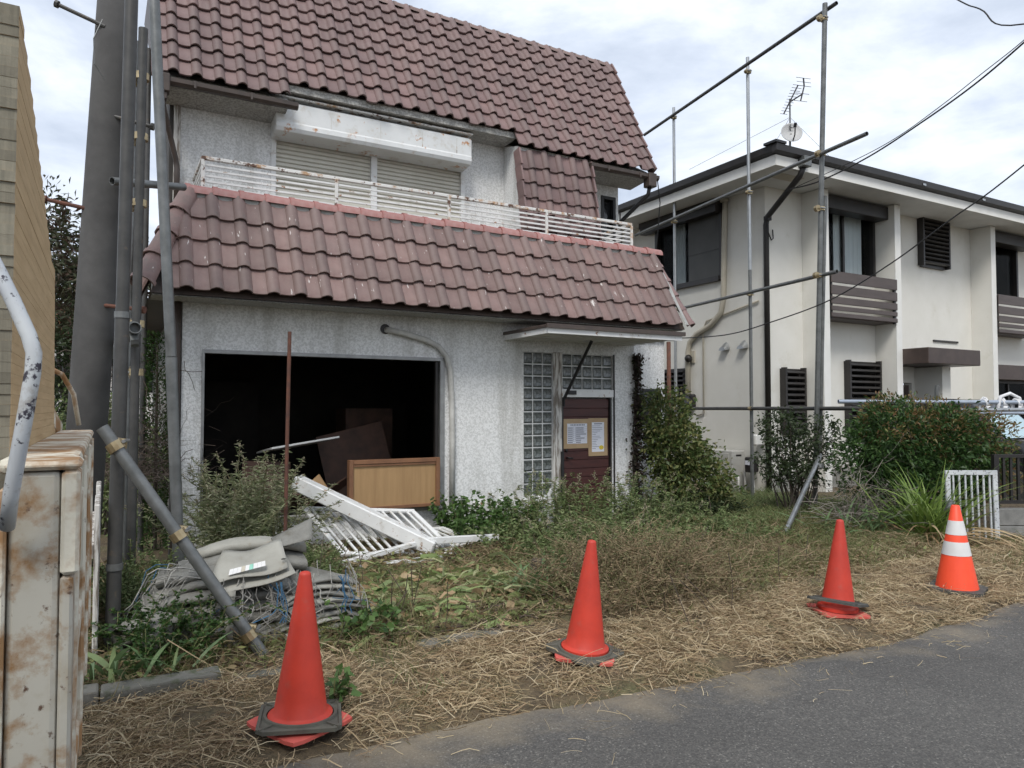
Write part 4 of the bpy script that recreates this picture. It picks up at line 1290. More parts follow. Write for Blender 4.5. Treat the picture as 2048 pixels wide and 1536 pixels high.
CAB = dict(
    A=[(10.32, 8.518, 5.413), (10.43, 7.996, 5.426), (10.609, 7.2, 5.638), (10.583, 6.286, 5.895), (10.496, 5.523, 6.118), (10.313, 4.814, 6.343), (10.018, 4.17, 6.499), (8.9, 1.5, 7.4), (8.0, -1, 8.4)],
    A2=[(10.245, 8.562, 5.36), (10.598, 7.55, 5.635), (10.575, 6.754, 5.769), (10.575, 6.057, 6.013), (10.45, 5.431, 6.197), (10.313, 4.813, 6.375), (10.018, 4.169, 6.547), (8.9, 1.5, 7.5), (8.0, -1, 8.5)],
    B=[(6.60, 7.45, 2.54), (7.144, 6.968, 2.573), (7.422, 6.463, 2.703), (7.653, 5.751, 2.916), (7.811, 5.076, 3.253), (7.895, 4.44, 3.627), (7.92, 3.723, 4.017), (7.9, 1.5, 5.4), (7.9, -1, 7.4)],
    C=[(9.9, 8.0, 10.0), (9.452, 5.383, 7.081), (9.391, 4.864, 6.556), (9.322, 4.346, 6.105), (9.1, 2.0, 5.6), (8.8, -1, 6.6)])

# ------------------------------------------------------------------ scaffolds, poles, cables
def pipe(p, q, r, name, mat, parent, n_=12):
    p, q = Vector(p), Vector(q)
    d = (q - p).normalized()
    a = d.cross(Vector((0, 0, 1)))
    if a.length < .05:
        a = d.cross(Vector((1, 0, 0)))
    a.normalize()
    bb = d.cross(a)
    vs = []
    for c_, r_ in ((p, r * .86), (p, r), (q, r), (q, r * .86)):
        for k in range(n_):
            t = 2 * PI * k / n_
            vs.append(c_ + r_ * (math.cos(t) * a + math.sin(t) * bb))
    fs = [(i * n_ + k, i * n_ + (k + 1) % n_, i * n_ + n_ + (k + 1) % n_, i * n_ + n_ + k) for i in range(3) for k in range(n_)]
    fs += [(3 * n_ + k, 3 * n_ + (k + 1) % n_, (k + 1) % n_, k) for k in range(n_)]
    return flat_sharp(MB().add(vs, fs).build(name, mat, parent, smooth=True))

def clamp(c, d1, d2, r, parent, mat='clamp_gold'):
    """coupler: a band round each pipe and a bolt"""
    c, d1, d2 = Vector(c), Vector(d1).normalized(), Vector(d2).normalized()
    root = MB().tube([c - d1 * .028, c + d1 * .028], r * 1.28, 12).build('coupler', mat, parent, smooth=False)
    s = d1.cross(d2)
    s = s.normalized() if s.length > .05 else d1.cross(Vector((.3, .5, .1))).normalized()
    MB().tube([c + s * r * 1.9 - d2 * .026, c + s * r * 1.9 + d2 * .026], r * 1.2, 10).build('coupler_band', mat, root, smooth=False)
    e_ = c + d1.cross(s) * r * 1.45
    MB().tube([e_ - s * .02, e_ + s * .075], .011, 6).build('bolt', 'galvanised_new', root)
    return root

sc = thing('scaffold', 'tall galvanised pipe scaffold frame between the two houses', 'scaffold', (9.6, 8.9, 0))
SP = .030
def lerp(a, b_, t):
    return tuple(a[i] + (b_[i] - a[i]) * t for i in range(3))
# uprights
U1 = ((9.335, 7.328, .10), (9.083, 6.835, 7.52))
U2 = ((9.72, 8.886, -.05), (9.72, 8.886, 7.75))
U3 = ((9.96, 11.047, -.05), (9.96, 11.047, 7.70))
pipe(U1[0], U1[1], .036, 'pole', 'galvanised', sc)
pipe(U2[0], (9.72, 8.886, 4.0), SP, 'pole', 'galvanised', sc)
pipe((9.72, 8.886, 4.005), U2[1], SP, 'pole', 'galvanised_new', sc)
pipe(U3[0], U3[1], SP, 'pole', 'galvanised_new', sc)
pipe((9.885, 12.70, -.05), (9.885, 12.70, 6.0), SP, 'pole', 'galvanised_dark', sc)
pipe((9.50, 7.36, .9), (9.26, 7.02, 4.75), .034, 'pole', 'galvanised', sc)
# ledgers
for p, q_, mt in (((10.02, 12.04, 7.482), (9.16, 6.70, 7.48), 'galvanised_dark'), ((10.09, 12.44, 5.40), (8.96, 6.12, 5.33), 'galvanised'), ((9.97, 10.9, 3.59), (9.16, 6.76, 3.57), 'galvanised'), ((10.02, 10.95, 1.60), (9.26, 6.40, 1.60), 'galvanised_dark')):
    pipe(p, q_, SP, 'ledger', mt, sc)
dy = Vector((.86, 5.3, 0))
for z in (7.48, 5.35, 3.58, 1.60):
    for (ux, uy) in ((9.735, 8.85), (9.965, 11.0)):
        clamp((ux - .02, uy, z), (0, 0, 1), dy, SP, sc)
for z, (ux, uy) in ((7.3, (9.09, 6.86)), (5.35, (9.16, 6.98)), (3.57, (9.22, 7.09)), (4.55, (9.19, 7.03))):
    clamp((ux, uy, z), (0, 0, 1), dy, .04, sc)
pipe((6.93, 5.92, .02), (8.96, 6.93, .93), .032, 'brace', 'galvanised_new', sc)
clamp((8.72, 6.82, .80), (2, 1, .9), (0, 0, 1), .034, sc, 'galvanised_new')

# scaffold on the left of the house
sl_ = thing('scaffold', 'dark clamped scaffold pipes beside the concrete utility pole', 'scaffold', (.2, 6, 0))
pipe((.108, 5.13, 4.6), (.086, 5.19, 2.2), .039, 'pole', 'galvanised_dark', sl_)
pipe((.086, 5.19, 2.195), (.060, 5.15, -.05), .042, 'pole', 'galvanised_dark', sl_)
pipe((.225, 6.63, 4.74), (.205, 6.80, .0), .036, 'pole', 'galvanised_dark', sl_)
pipe((.255, 6.156, 5.2), (.44, 6.165, 2.0), .040, 'pole', 'galvanised', sl_)
pipe((.44, 6.167, 1.995), (.54, 6.20, -.05), .043, 'pole', 'galvanised', sl_)
pipe((.20, 7.9, 5.2), (.18, 8.0, 0), .03, 'pole', 'galvanised', sl_)
pipe((.36, 8.9, 5.6), (.36, 8.9, 0), .03, 'pole', 'galvanised_dark', sl_)
pipe((.02, 6.76, 3.47), (.60, 7.22, 3.63), .034, 'ledger', 'galvanised', sl_)
pipe((.179, 5.84, 2.18), (.02, 9.6, 2.18), .042, 'ledger', 'galvanised', sl_)
pipe((-.012, 5.0, 1.486), (.895, 4.74, .05), .038, 'brace', 'galvanised', sl_)
dg = Vector((.907, -.26, -1.436))
for t in (.08, .46, .90):
    c_ = Vector((-.012, 5.0, 1.486)).lerp(Vector((.895, 4.74, .05)), t)
    clamp(c_, dg, (-.6, .2, .1), .040, sl_)
for c_, r_ in (((.062, 5.152, .18), .044), ((.068, 5.16, .62), .044), ((.086, 5.19, 2.19), .042)):
    MB().tube([(c_[0], c_[1], c_[2] - .02), (c_[0], c_[1], c_[2] + .02)], r_ * 1.12, 14).build('coupler', 'galvanised', sl_)
for z in (4.35, 3.85, 3.3, 2.3, 1.9):
    clamp((.22, 6.66 + (4.74 - z) * .036, z), (0, 0, 1), (1, .2, 0), .046, sl_)
clamp((.17, 5.95, 2.18), (-.05, 1, 0), (1, 0, .1), .044, sl_, 'galvanised')

# concrete utility pole
up_ = thing('utility_pole', 'leaning weathered concrete utility pole with climbing bolts', 'utility pole', (-.2, 7.27, 0))
pa, pb = Vector((-.198, 7.28, -.1)), Vector((.09, 6.88, 6.4))
MB().tube([pa, pa.lerp(pb, .35), pa.lerp(pb, .7), pb], [.158, .153, .148, .142], 22).build('shaft', 'concrete_pole', up_, smooth=True)
for p, q_, mt in (((-.40, 6.949, 4.93), (-.05, 6.86, 4.79), 'galvanised_dark'), ((.02, 6.90, 4.06), (.315, 6.82, 4.0), 'galvanised_dark'), ((-.46, 7.07, 3.33), (-.12, 7.0, 3.27), 'rust'), ((-.02, 7.0, 2.47), (.27, 6.82, 2.43), 'rust')):
    s_ = MB().tube([p, q_], .017, 8).build('step_bolt', mt, up_)
    e_ = Vector(p) if abs(p[0]) > .2 else Vector(q_)
    d_ = (Vector(p) - Vector(q_)).normalized()
    MB().tube([e_ - d_ * .012, e_ + d_ * .012], .032, 8).build('bolt_head', mt, s_)
MB().tube([(-.07, 6.72, 4.78), (-.13, 6.70, 4.6), (-.12, 6.72, 4.4), (-.05, 6.75, 4.3)], .004, 4).build('tie_wire', 'galvanised', up_)

# overhead cables
def cable(name, pts, r, label):
    pts = [Vector(p) for p in pts]
    out_ = []
    for i in range(len(pts) - 1):
        p0, p1, p2, p3 = pts[max(i - 1, 0)], pts[i], pts[i + 1], pts[min(i + 2, len(pts) - 1)]
        for k in range(8):
            t = k / 8
            out_.append(.5 * ((2 * p1) + (p2 - p0) * t + (2 * p0 - 5 * p1 + 4 * p2 - p3) * t * t + (3 * p1 - p0 - 3 * p2 + p3) * t ** 3))
    out_.append(pts[-1])
    return tag(MB().tube(out_, r, 6).build(name, 'cable_black', None, smooth=True), label, 'cable')
cable('power_cable', CAB['A'], .012, 'thick black cable rising from the cream house corner to the upper right')
cable('power_cable', CAB['A2'], .006, 'thin black cable running just above the thick one from the cream house')
cable('power_cable', CAB['B'], .008, 'black cable sagging from the door canopy past the cream balcony')
cable('power_cable', CAB['C'], .009, 'short black cable crossing the top right corner of the sky')

# ------------------------------------------------------------------ traffic cones
def cone_body(h, r0, r1, top=True, n_=28):
    prof = [(r0 + .028, .012), (r0 + .028, .038), (r0 + .006, .048), (r0, .055)]
    for k in range(1, 9):
        t = k / 8
        prof.append((r0 + (r1 - r0) * t, .055 + (h - .055 - r1 * .55) * t))
    prof += [(r1 * .93, h - r1 * .28), (r1 * .7, h - r1 * .08), (r1 * .35, h), (.001, h + .002)]
    return MB().lathe(prof, n_)
def star_foot():
    """square flange with its corners drawn out"""
    b = MB()
    k = 32
    def rad(t):
        c_ = max(abs(math.cos(t)), abs(math.sin(t)))
        return min(.19 / c_, .252)
    vs = [(rad(2 * PI * i / k) * math.cos(2 * PI * i / k), rad(2 * PI * i / k) * math.sin(2 * PI * i / k), z) for z in (0, .018) for i in range(k)]
    vs += [(0, 0, 0), (0, 0, .022)]
    fs = [(i, (i + 1) % k, k + (i + 1) % k, k + i) for i in range(k)] + [((i + 1) % k, i, 2 * k) for i in range(k)] + [(k + i, k + (i + 1) % k, 2 * k + 1) for i in range(k)]
    return b.add(vs, fs)
def weight_ring(w=.198, h=.03):
    """square rubber weight with a round hole, ribbed top"""
    b = MB()
    k = 32
    def sq(t, w_):
        c_ = max(abs(math.cos(t)), abs(math.sin(t)))
        return (w_ / c_ * math.cos(t), w_ / c_ * math.sin(t))
    rings = []
    for w_, z, sqr in ((.162, 0, 0), (w, 0, 1), (w, h * .6, 1), (w * .93, h * .75, 1), (w * .90, h * .5, 1), (.180, h * .6, 0), (.176, h, 0), (.162, h, 0)):
        rings.append([(*sq(2 * PI * (i + .5) / k, w_), z) if sqr else (w_ * math.cos(2 * PI * (i + .5) / k), w_ * math.sin(2 * PI * (i + .5) / k), z) for i in range(k)])
    vs = [p for r_ in rings for p in r_]
    m_ = len(rings)
    fs = [(a * k + i, a * k + (i + 1) % k, ((a + 1) % m_) * k + (i + 1) % k, ((a + 1) % m_) * k + i) for a in range(m_) for i in range(k)]
    b.add(vs, fs)
    for s in range(4):
        t = PI / 4 + s * PI / 2
        d_ = Vector((math.cos(t), math.sin(t), 0))
        b.bar(d_ * .182 + Vector((0, 0, h * .62)), d_ * w * 1.3 + Vector((0, 0, h * .62)), .012, .012)
    return b
me_body = shared(cone_body(.735, .128, .029), 'body', 'cone_red')
me_foot = shared(star_foot(), 'foot', 'cone_faded', False)
me_ring = shared(weight_ring(), 'weight', 'rubber_dusty', False)
def red_cone(loc, rot, tilt, label, wz=.035, wt=(0, 0), s=1, wrot=.3, wmat=None):
    t = thing('traffic_cone', label, 'traffic cone', loc, 'traffic cones along the verge')
    t.rotation_euler = (tilt[0], tilt[1], rot)
    t.scale = (s, s, s)
    inst('foot', me_foot, t, Matrix.Rotation(wrot + .70, 4, 'Z'))
    inst('body', me_body, t, Matrix.Translation((0, 0, .012)))
    mw = me_ring
    if wmat:
        mw = me_ring.copy(); mw.materials[0] = MATS[wmat]
    inst('weight', mw, t, Matrix.Translation((0, 0, wz)) @ Matrix.Rotation(wt[0], 4, 'X') @ Matrix.Rotation(wt[1], 4, 'Y') @ Matrix.Rotation(wrot, 4, 'Z'))
    return t
red_cone((.868, 3.69, .045), 0, (R(1.5), R(1)), 'red traffic cone nearest the camera, in front of the grey tarps', .022, (R(-3), R(2)), 1, -.26)
red_cone((2.69, 3.85, .04), -.2, (R(3), R(3)), 'red traffic cone in the middle, straw heaped against its base', .015, (R(2), R(0)), .97, .45)
red_cone((4.96, 3.70, .03), .1, (R(1), R(2.5)), 'red traffic cone whose black weight has slid halfway up its foot', .075, (R(-3), R(9)), .95, .3, 'rubber')
t = thing('traffic_cone', 'bright orange traffic cone with two white bands, farthest right', 'traffic cone', (6.50, 3.66, .02), 'traffic cones along the verge')
t.rotation_euler = (0, 0, .35)
prof = lambda z: .165 + (.033 - .165) * (z / .70)
def band(z0, z1, mat, name='body', cap=False, off=0):
    pr = [(prof(z0) + off, z0), (prof((z0 + z1) / 2) + off, (z0 + z1) / 2), (prof(z1) + off, z1)]
    if cap: pr += [(prof(z1) * .8, z1 + .006), (.001, z1 + .006)]
    return link(name, shared(MB().lathe([(a, b_ + .03) for a, b_ in pr], 28), name, mat), None, t, world=False)
band(0, .70, 'cone_orange', 'body', True)
band(.28, .395, 'cone_white', 'reflective_band', off=.0025)
band(.455, .575, 'cone_white', 'reflective_band', off=.0025)
me = shared(MB().prism([(-.21, -.15), (-.15, -.21), (.15, -.21), (.21, -.15), (.21, .15), (.15, .21), (-.15, .21), (-.21, .15)], 'z', 0, .03), 'base', 'rubber', False)
link('base', me, None, t, world=False)

# ------------------------------------------------------------------ heap of folded tarpaulins
def cloth_layer(cx_, cy_, z, w, d, h, rot, seed, wav=.03, nu=26, nv=14):
    """a folded sheet: a flattened, rumpled loop"""
    b = MB()
    vs, fs = [], []
    ca, sa = math.cos(rot), math.sin(rot)
    for i in range(nu + 1):
        u = i / nu * 2 - 1
        for j in range(nv):
            t = 2 * PI * j / nv
            c_, s_ = math.cos(t), math.sin(t)
            y = math.copysign(abs(c_) ** .75, c_) * d / 2
            zz = math.copysign(abs(s_) ** .8, s_) * h / 2
            x = u * w / 2
            e_ = mnoise.noise(Vector((x * 4 + seed, y * 4, seed * 1.7)))
            f_ = mnoise.noise(Vector((x * 9 + seed * 2, y * 9, seed)))
            zz += wav * e_ + wav * .45 * f_ - wav * .9 * abs(mnoise.noise(Vector((x * 7 + y * 5 + seed, y * 3 - x * 4, seed * .7))))
            y += wav * .8 * mnoise.noise(Vector((x * 5, zz * 8, seed + 9)))
            x += wav * .9 * mnoise.noise(Vector((seed, y * 6, zz * 9)))
            zz -= .05 * u * u
            vs.append((cx_ + x * ca - y * sa, cy_ + x * sa + y * ca, z + zz))
    fs = [(i * nv + j, i * nv + (j + 1) % nv, (i + 1) * nv + (j + 1) % nv, (i + 1) * nv + j) for i in range(nu) for j in range(nv)]
    return b.add(vs, fs)
tp = thing('tarpaulin_heap', 'heap of folded grey tarpaulins with loose cords behind the nearest cone', 'tarpaulin', (.85, 5.0, .1))
specs = []
for k in range(7):            # left block of thick folds
    specs.append((.60 + .03 * (k % 2) + .02 * k, 4.97 + .02 * k, .10 + .062 * k, 1.10 - .06 * k, .60 - .03 * k, .075, random.uniform(-.12, .08), k + 1, .022))
for k in range(9):            # right block: many thin folds, like pages
    specs.append((1.24 + .012 * (k % 3), 4.92 + .012 * k, .09 + .036 * k, .56 - .012 * k, .64 - .02 * k, .042, .16 + random.uniform(-.06, .10), k + 21, .016))
specs += [(.86, 5.14, .50, .78, .34, .09, -.03, 47, .02), (.92, 5.22, .575, .70, .22, .07, -.04, 48, .012), (.40, 4.84, .22, .50, .28, .19, .55, 49, .03), (.95, 4.80, .09, .8, .26, .11, .12, 53, .02)]
for i, s_ in enumerate(specs):
    cloth_layer(*s_).build('folded_sheet', 'tarp' if i not in (9, 12, 14, 17) else 'tarp_light', tp, smooth=True)
# the flat flap on top with its eyelets and printed strip
def sheet(grid, mat, name, parent, th=.004):
    nu, nv = len(grid), len(grid[0])
    vs = [p for r_ in grid for p in r_]
    o_ = MB().add(vs, [(i * nv + j, i * nv + j + 1, (i + 1) * nv + j + 1, (i + 1) * nv + j) for i in range(nu - 1) for j in range(nv - 1)]).build(name, mat, parent, smooth=True)
    md = o_.modifiers.new('solid', 'SOLIDIFY'); md.thickness = th
    return o_
def bil(c00, c10, c11, c01, u, v):
    a = Vector(c00).lerp(Vector(c10), u); b_ = Vector(c01).lerp(Vector(c11), u)
    return a.lerp(b_, v)
# corners: near-left, near-right, far-right, far-left
C = [(.60, 4.72, .42), (1.06, 4.68, .50), (1.07, 4.98, .60), (.72, 5.02, .555)]
gridf = [[bil(*C, u, v) + Vector((0, 0, .016 * math.sin(u * 6 + v * 2) + .03 * (v * (1 - v)))) for v in np.linspace(0, 1, 8)] for u in np.linspace(0, 1, 14)]
flap = sheet(gridf, 'tarp_light', 'top_flap', tp)
C2 = [(.62, 4.70, .355), (1.10, 4.64, .47), (1.09, 4.9, .53), (.70, 4.95, .47)]
sheet([[bil(*C2, u, v) + Vector((0, 0, .014 * math.sin(u * 5 + 1))) for v in np.linspace(0, 1, 6)] for u in np.linspace(0, 1, 12)], 'tarp_light', 'under_flap', tp)
C3 = [(1.05, 5.0, .56), (1.28, 4.98, .60), (1.31, 5.14, .66), (1.04, 5.15, .60)]
sheet([[bil(*C3, u, v) + Vector((0, 0, .05 * u * v)) for v in np.linspace(0, 1, 6)] for u in np.linspace(0, 1, 8)], 'tarp', 'loose_corner', tp)
for u, v in ((.05, .10), (.95, .14)):
    c_ = bil(*C, u, v) + Vector((0, -.002, .028))
    MB().lathe([(.008, 0), (.014, 0), (.014, .004), (.008, .004), (.008, 0)], 12, c_).build('eyelet', 'galvanised_dark', flap)
for k in range(9):          # the worn printed strip: letter-sized blots in red and green on white
    u0 = .24 + k * .052
    p0, p1 = bil(*C, u0, .05) + Vector((0, -.006, .034)), bil(*C, u0 + .05, .05) + Vector((0, -.006, .034))
    p2, p3 = bil(*C, u0 + .05, .20) + Vector((0, -.004, .038)), bil(*C, u0, .20) + Vector((0, -.004, .038))
    MB().add([p0, p1, p2, p3], [(0, 1, 2, 3)]).build('printed_strip', 'cone_white' if k not in (3, 5) else ('duct_beige' if k == 3 else 'curtain_green'), flap)
# hanging torn strip and cords
st = [[(.70 + .05 * i - .02 * j / 6, 4.66 + .012 * math.sin(j), .40 - .055 * j) for j in range(7)] for i in range(2)]
sheet([[Vector(p) for p in r_] for r_ in st], 'tarp_light', 'torn_strip', tp)
cg, cb_ = MB(), MB()
for k in range(110):
    if k < 40:
        a = Vector((random.uniform(.62, 1.25), random.uniform(4.66, 4.80), random.uniform(.40, .48))); ln = random.uniform(.12, .34)
        pts = [a + Vector((random.gauss(0, .015) * i, -.012 * i + random.gauss(0, .008), -ln * i / 5)) for i in range(6)]
    elif k < 80:
        a = Vector((random.uniform(.35, .62), random.uniform(4.86, 5.15), random.uniform(.42, .52)))
        d_ = Vector((-random.uniform(.05, .3), random.uniform(-.2, .1), 0))
        pts = [a + d_ * (i / 5) + Vector((random.gauss(0, .02), random.gauss(0, .02), .06 * math.sin(i * .9) - .035 * i)) for i in range(6)]
    else:
        a = Vector((random.uniform(1.15, 1.5), random.uniform(4.70, 5.0), random.uniform(.30, .45)))
        pts = [a + Vector((random.gauss(.012, .02) * i, -.02 * i, -.05 * i + random.gauss(0, .02))) for i in range(6)]
    pts = [Vector((p.x, p.y, max(p.z, .07))) for p in pts]
    (cb_ if k % 15 == 0 else cg).tube(pts, random.uniform(.0018, .0038), 4, caps=False)
for xx in (1.02, 1.42):
    for k in range(4):
        a = Vector((xx + random.gauss(0, .02), 4.66, .42))
        cb_.tube([a + Vector((random.gauss(0, .012) + .004 * i, -.006 * i, -.045 * i)) for i in range(6)], .0032, 4, caps=False)
tag(cg.build('cords', 'cord_grey', tp), kind='stuff')
tag(cb_.build('cords', 'cord_blue', tp), 'blue cords', kind='stuff')

tp.location = (.85, 5.25, .1)
tp.scale = (1.06, 1.0, 1.14)

# ------------------------------------------------------------------ fallen white gates and timber
def gate(name, label, cat, o_, ex, ey, w, h, nb_, mat, fr_=.05, br_=.026, th=.03, group=None, handle=False):
    """a railing panel: o_ corner, ex along, ey up; vertical bars"""
    o_, ex, ey = Vector(o_), Vector(ex).normalized(), Vector(ey).normalized()
    ez = ex.cross(ey)
    root = thing(name, label, cat, o_, group)
    def bar(a, b_, w_, nm):
        MB().bar(a, b_, w_, th if nm != 'bar' else th * .7, ez).build(nm, mat, root, bevel=.004)
    bar(o_ + ey * fr_ * .5 + ex * fr_, o_ + ex * (w - fr_) + ey * fr_ * .5, fr_, 'bottom_rail')
    bar(o_ + ey * (h - fr_ * .5), o_ + ex * w + ey * (h - fr_ * .5), fr_, 'top_rail')
    bar(o_ + ex * fr_ * .5, o_ + ex * fr_ * .5 + ey * (h - fr_), fr_, 'stile')
    bar(o_ + ex * (w - fr_ * .5), o_ + ex * (w - fr_ * .5) + ey * (h - fr_), fr_, 'stile')
    for i in range(nb_):
        u = fr_ + (w - 2 * fr_) * (i + .5) / nb_
        bar(o_ + ex * u + ey * fr_, o_ + ex * u + ey * (h - fr_), br_, 'bar')
    return root
gate('railing_gate', 'fallen white railing gate lying flat under the white beam', 'gate', (2.06, 7.12, .15), (1, -.20, -.07), (-.20, .80, .38), 1.22, .93, 12, 'white_paint', group='fallen white railings')
gate('railing_gate', 'second fallen white railing half hidden behind the white beam', 'gate', (2.85, 7.18, .13), (1, -.10, -.02), (-.42, 1, .22), .80, .62, 8, 'white_paint', group='fallen white railings')
tag(MB().bar((1.76, 7.80, .83), (2.98, 6.95, .16), .16, .15).build('white_beam', 'white_paint', None, bevel=.012), 'thick white square beam slanting from the window hole to the ground', 'beam')
tag(MB().bar((2.86, 6.98, .24), (3.75, 7.00, .20), .06, .07).build('white_rail', 'white_paint', None, bevel=.006), 'thin white rail lying right of the fallen beam', 'rail')
tag(MB().bar((1.98, 6.86, .12), (2.78, 6.98, .22), .06, .05).build('white_rail', 'white_paint', None, bevel=.006), 'white rail lying in front of the fallen railing gate', 'rail')
tag(MB().bar((2.0, 6.72, .10), (2.95, 6.70, .12), .10, .03).build('white_board', 'white_paint', None, bevel=.004), 'flat white board in the weeds, nearest of the fallen white timber', 'board')
tag(MB().prism([(4.60, -.1), (4.69, -.1), (4.69, .58), (4.645, .66), (4.60, .58)], 'y', 7.32, 7.35).build('white_picket', 'white_paint', None, bevel=.004), 'single upright white picket in the weeds before the glass blocks', 'picket')
tag(MB().tube([(1.456, 6.73, 2.30), (1.45, 6.77, 1.2), (1.447, 6.80, .0)], .017, 8).build('iron_rod', 'rust', None), 'thin rusty iron rod standing before the window hole', 'rod')
# right-hand gate leaning against the shrubs
gr = gate('railing_gate', 'upright white railing gate leaning against the shrubs on the right', 'gate', (8.53, 4.90, .02), (.86, -.50, .0), (.06, .05, 1), .60, .86, 7, 'chip_white', fr_=.055, br_=.02)
MB().tube([(8.54, 4.86, .52), (8.44, 4.83, .46), (8.36, 4.80, .44)], .035, 8).build('hinge_stub', 'galvanised', gr)

# plywood shelf box standing in the window hole
pk = thing('framed_plywood', 'plywood panel in a brown frame standing in the window hole', 'panel', (3.0, 8.12, .44))
sx0, sx1, sy, sz0, sz1 = 2.43, 3.55, 8.10, .425, 1.01
MB().box(sx0 + .05, sx1 - .05, sy + .03, sy + .045, sz0 + .04, sz1 - .05).build('board', 'plywood', pk)
for a in ((sx0, sx0 + .05, sz0, sz1), (sx1 - .05, sx1, sz0, sz1), (sx0 + .051, sx1 - .051, sz1 - .05, sz1 - .003), (sx0 + .051, sx1 - .051, sz0 + .002, sz0 + .04)):
    MB().box(a[0], a[1], sy, sy + .09, a[2], a[3]).build('frame', 'plywood_edge', pk, bevel=.004)
MB().box(sx0 + .055, sx1 - .055, sy + .01, sy + .028, sz1 - .075, sz1 - .055).build('inner_strip', 'plywood_edge', pk)
# debris inside the room
def debris(name, label, c, ax, ay, az, mat, cat='board'):
    return tag(MB().obox(c, ax, ay, az).build(name, mat, None, bevel=.004), label, cat)
debris('white_board', 'pale board lying slanted on the rubbish inside the dark room', (2.05, 8.95, 1.16), (.42, .10, .055), (-.03, .30, -.04), (0, .002, .012), 'soffit_white')
debris('brown_board', 'wide dark brown board leaning inside the room behind the plywood panel', (2.95, 9.35, .75), (.46, .05, .10), (-.10, .15, .58), (.01, .02, 0), 'old_board')
debris('plywood_offcut', 'small tilted plywood offcut in the dark of the window hole', (2.22, 8.62, .62), (.09, .02, .07), (-.07, .05, .13), (.008, .014, 0), 'plywood')
debris('brown_board', 'dark brown board standing left of the tilted plywood offcut', (1.65, 8.75, .62), (.28, .06, -.02), (.02, .1, .36), (.01, .018, 0), 'old_board')
rb = MB()
for k in range(60):
    c_ = (random.uniform(1.0, 3.5), random.uniform(8.45, 9.6), 0)
    a = Vector((random.gauss(0, 1), random.gauss(0, 1), random.gauss(0, .4))).normalized()
    b_ = a.cross(Vector((random.random(), random.random(), random.random()))).normalized()
    rb.obox((c_[0], c_[1], random.uniform(.0, .55)), a * random.uniform(.08, .35), b_ * random.uniform(.03, .12), a.cross(b_) * .01)
tag(rb.build('rubble', 'old_board', None), 'jumble of broken dark boards on the floor of the room', 'rubble', kind='stuff')

# notices taped to the door
def notice(label, x0, x1, z0, z1, tape, y=8.2733):
    root = thing('notice', label, 'notice', ((x0 + x1) / 2, y, z0))
    MB().box(x0, x1, y - .0015, y, z0, z1).build('paper', 'paper', root)
    for a in ((x0 - tape, x1 + tape, z1 - .012, z1 + tape), (x0 - tape, x1 + tape, z0 - tape, z0 + .012), (x0 - tape, x0 + .012, z0 + .0125, z1 - .0125), (x1 - .012, x1 + tape, z0 + .0125, z1 - .0125)):
        MB().box(a[0], a[1], y - .0035, y - .0017, a[2], a[3]).build('tape', 'tape_tan', root)
    return root
nt = notice('wide printed notice taped to the brown door, the left of two', 5.492, 5.848, 1.105, 1.405, .052)
ink = MB()
y = 8.2714
for k in range(9):
    ink.box(5.56 + k * .027, 5.577 + k * .027, y - .0006, y, 1.365, 1.382)
for k in range(9):
    z = 1.345 - k * .028
    ink.box(5.51, 5.835, y - .0005, y, z, z + .0025)
    ink.box(5.515, 5.595, y - .0006, y, z - .017, z - .008)
    ink.box(5.65, 5.65 + random.uniform(.05, .17), y - .0006, y, z - .018, z - .008)
for xx in (5.603, 5.638):
    ink.box(xx, xx + .0025, y - .0007, y, 1.15, 1.347)
tag(ink.build('print', 'print_ink', nt), kind='stuff')
nt = notice('tall printed notice with a yellow seal taped to the brown door, the right of two', 5.90, 6.135, .985, 1.42, .045, 8.2690)
ink = MB()
y = 8.2671
ink.box(5.95, 6.09, y - .0006, y, 1.38, 1.392)
for k in range(14):
    z = 1.355 - k * .024
    ink.box(5.92, 5.92 + random.uniform(.06, .19), y - .0006, y, z, z + .005)
tag(ink.build('print', 'print_ink', nt), kind='stuff')
sl2 = MB().add([(6.075 + .04 * math.cos(t), y - .001, 1.055 + .03 * math.sin(t)) for t in np.linspace(0, 2 * PI, 16, endpoint=False)], [tuple(range(16))]).build('yellow_seal', 'seal_yellow', nt)

# ------------------------------------------------------------------ the truck on the left
tk = thing('truck', 'rusty off-white truck at the left edge, boards piled on its bed', 'truck', (-1.0, 2.0, 0))
TX = -.036
MB().box(TX - .100, TX - .026, 1.44, 1.56, .40, 1.496).build('corner_post', 'truck_paint', tk, bevel=.010, bseg=2)
MB().box(TX - .0255, TX + .002, 1.434, 1.55, 1.32, 1.496).build('post_flange', 'truck_rust_edge', tk, bevel=.006)
MB().box(TX - .112, TX - .1005, 1.428, 1.55, .40, 1.47).build('post_edge', 'truck_rust_edge', tk, bevel=.004)
MB().box(TX - .0255, TX - .006, 1.44, 1.55, .75, 1.318).build('post_edge', 'truck_paint', tk, bevel=.005)
MB().box(TX - .030, TX - .004, 1.436, 1.4395, .93, .97).build('weld_plate', 'truck_rust_edge', tk, bevel=.002)
MB().box(TX - .105, TX + .004, 1.43, 1.57, 1.497, 1.512).build('post_cap', 'truck_rust_edge', tk, bevel=.006)
sd_ = MB().box(TX - .10, TX - .034, 1.57, 3.55, .72, 1.48).build('side_panel', 'truck_paint', tk, bevel=.01)
MB().box(TX - .13, TX - .004, 1.58, 3.56, 1.481, 1.510).build('top_rail', 'truck_rust_edge', tk, bevel=.012, bseg=2)
for z0, z1 in ((.74, .80), (1.05, 1.11), (1.34, 1.40)):
    MB().box(TX - .033, TX - .008, 1.57, 3.54, z0, z1).build('side_rib', 'truck_rust_edge', sd_, bevel=.006)
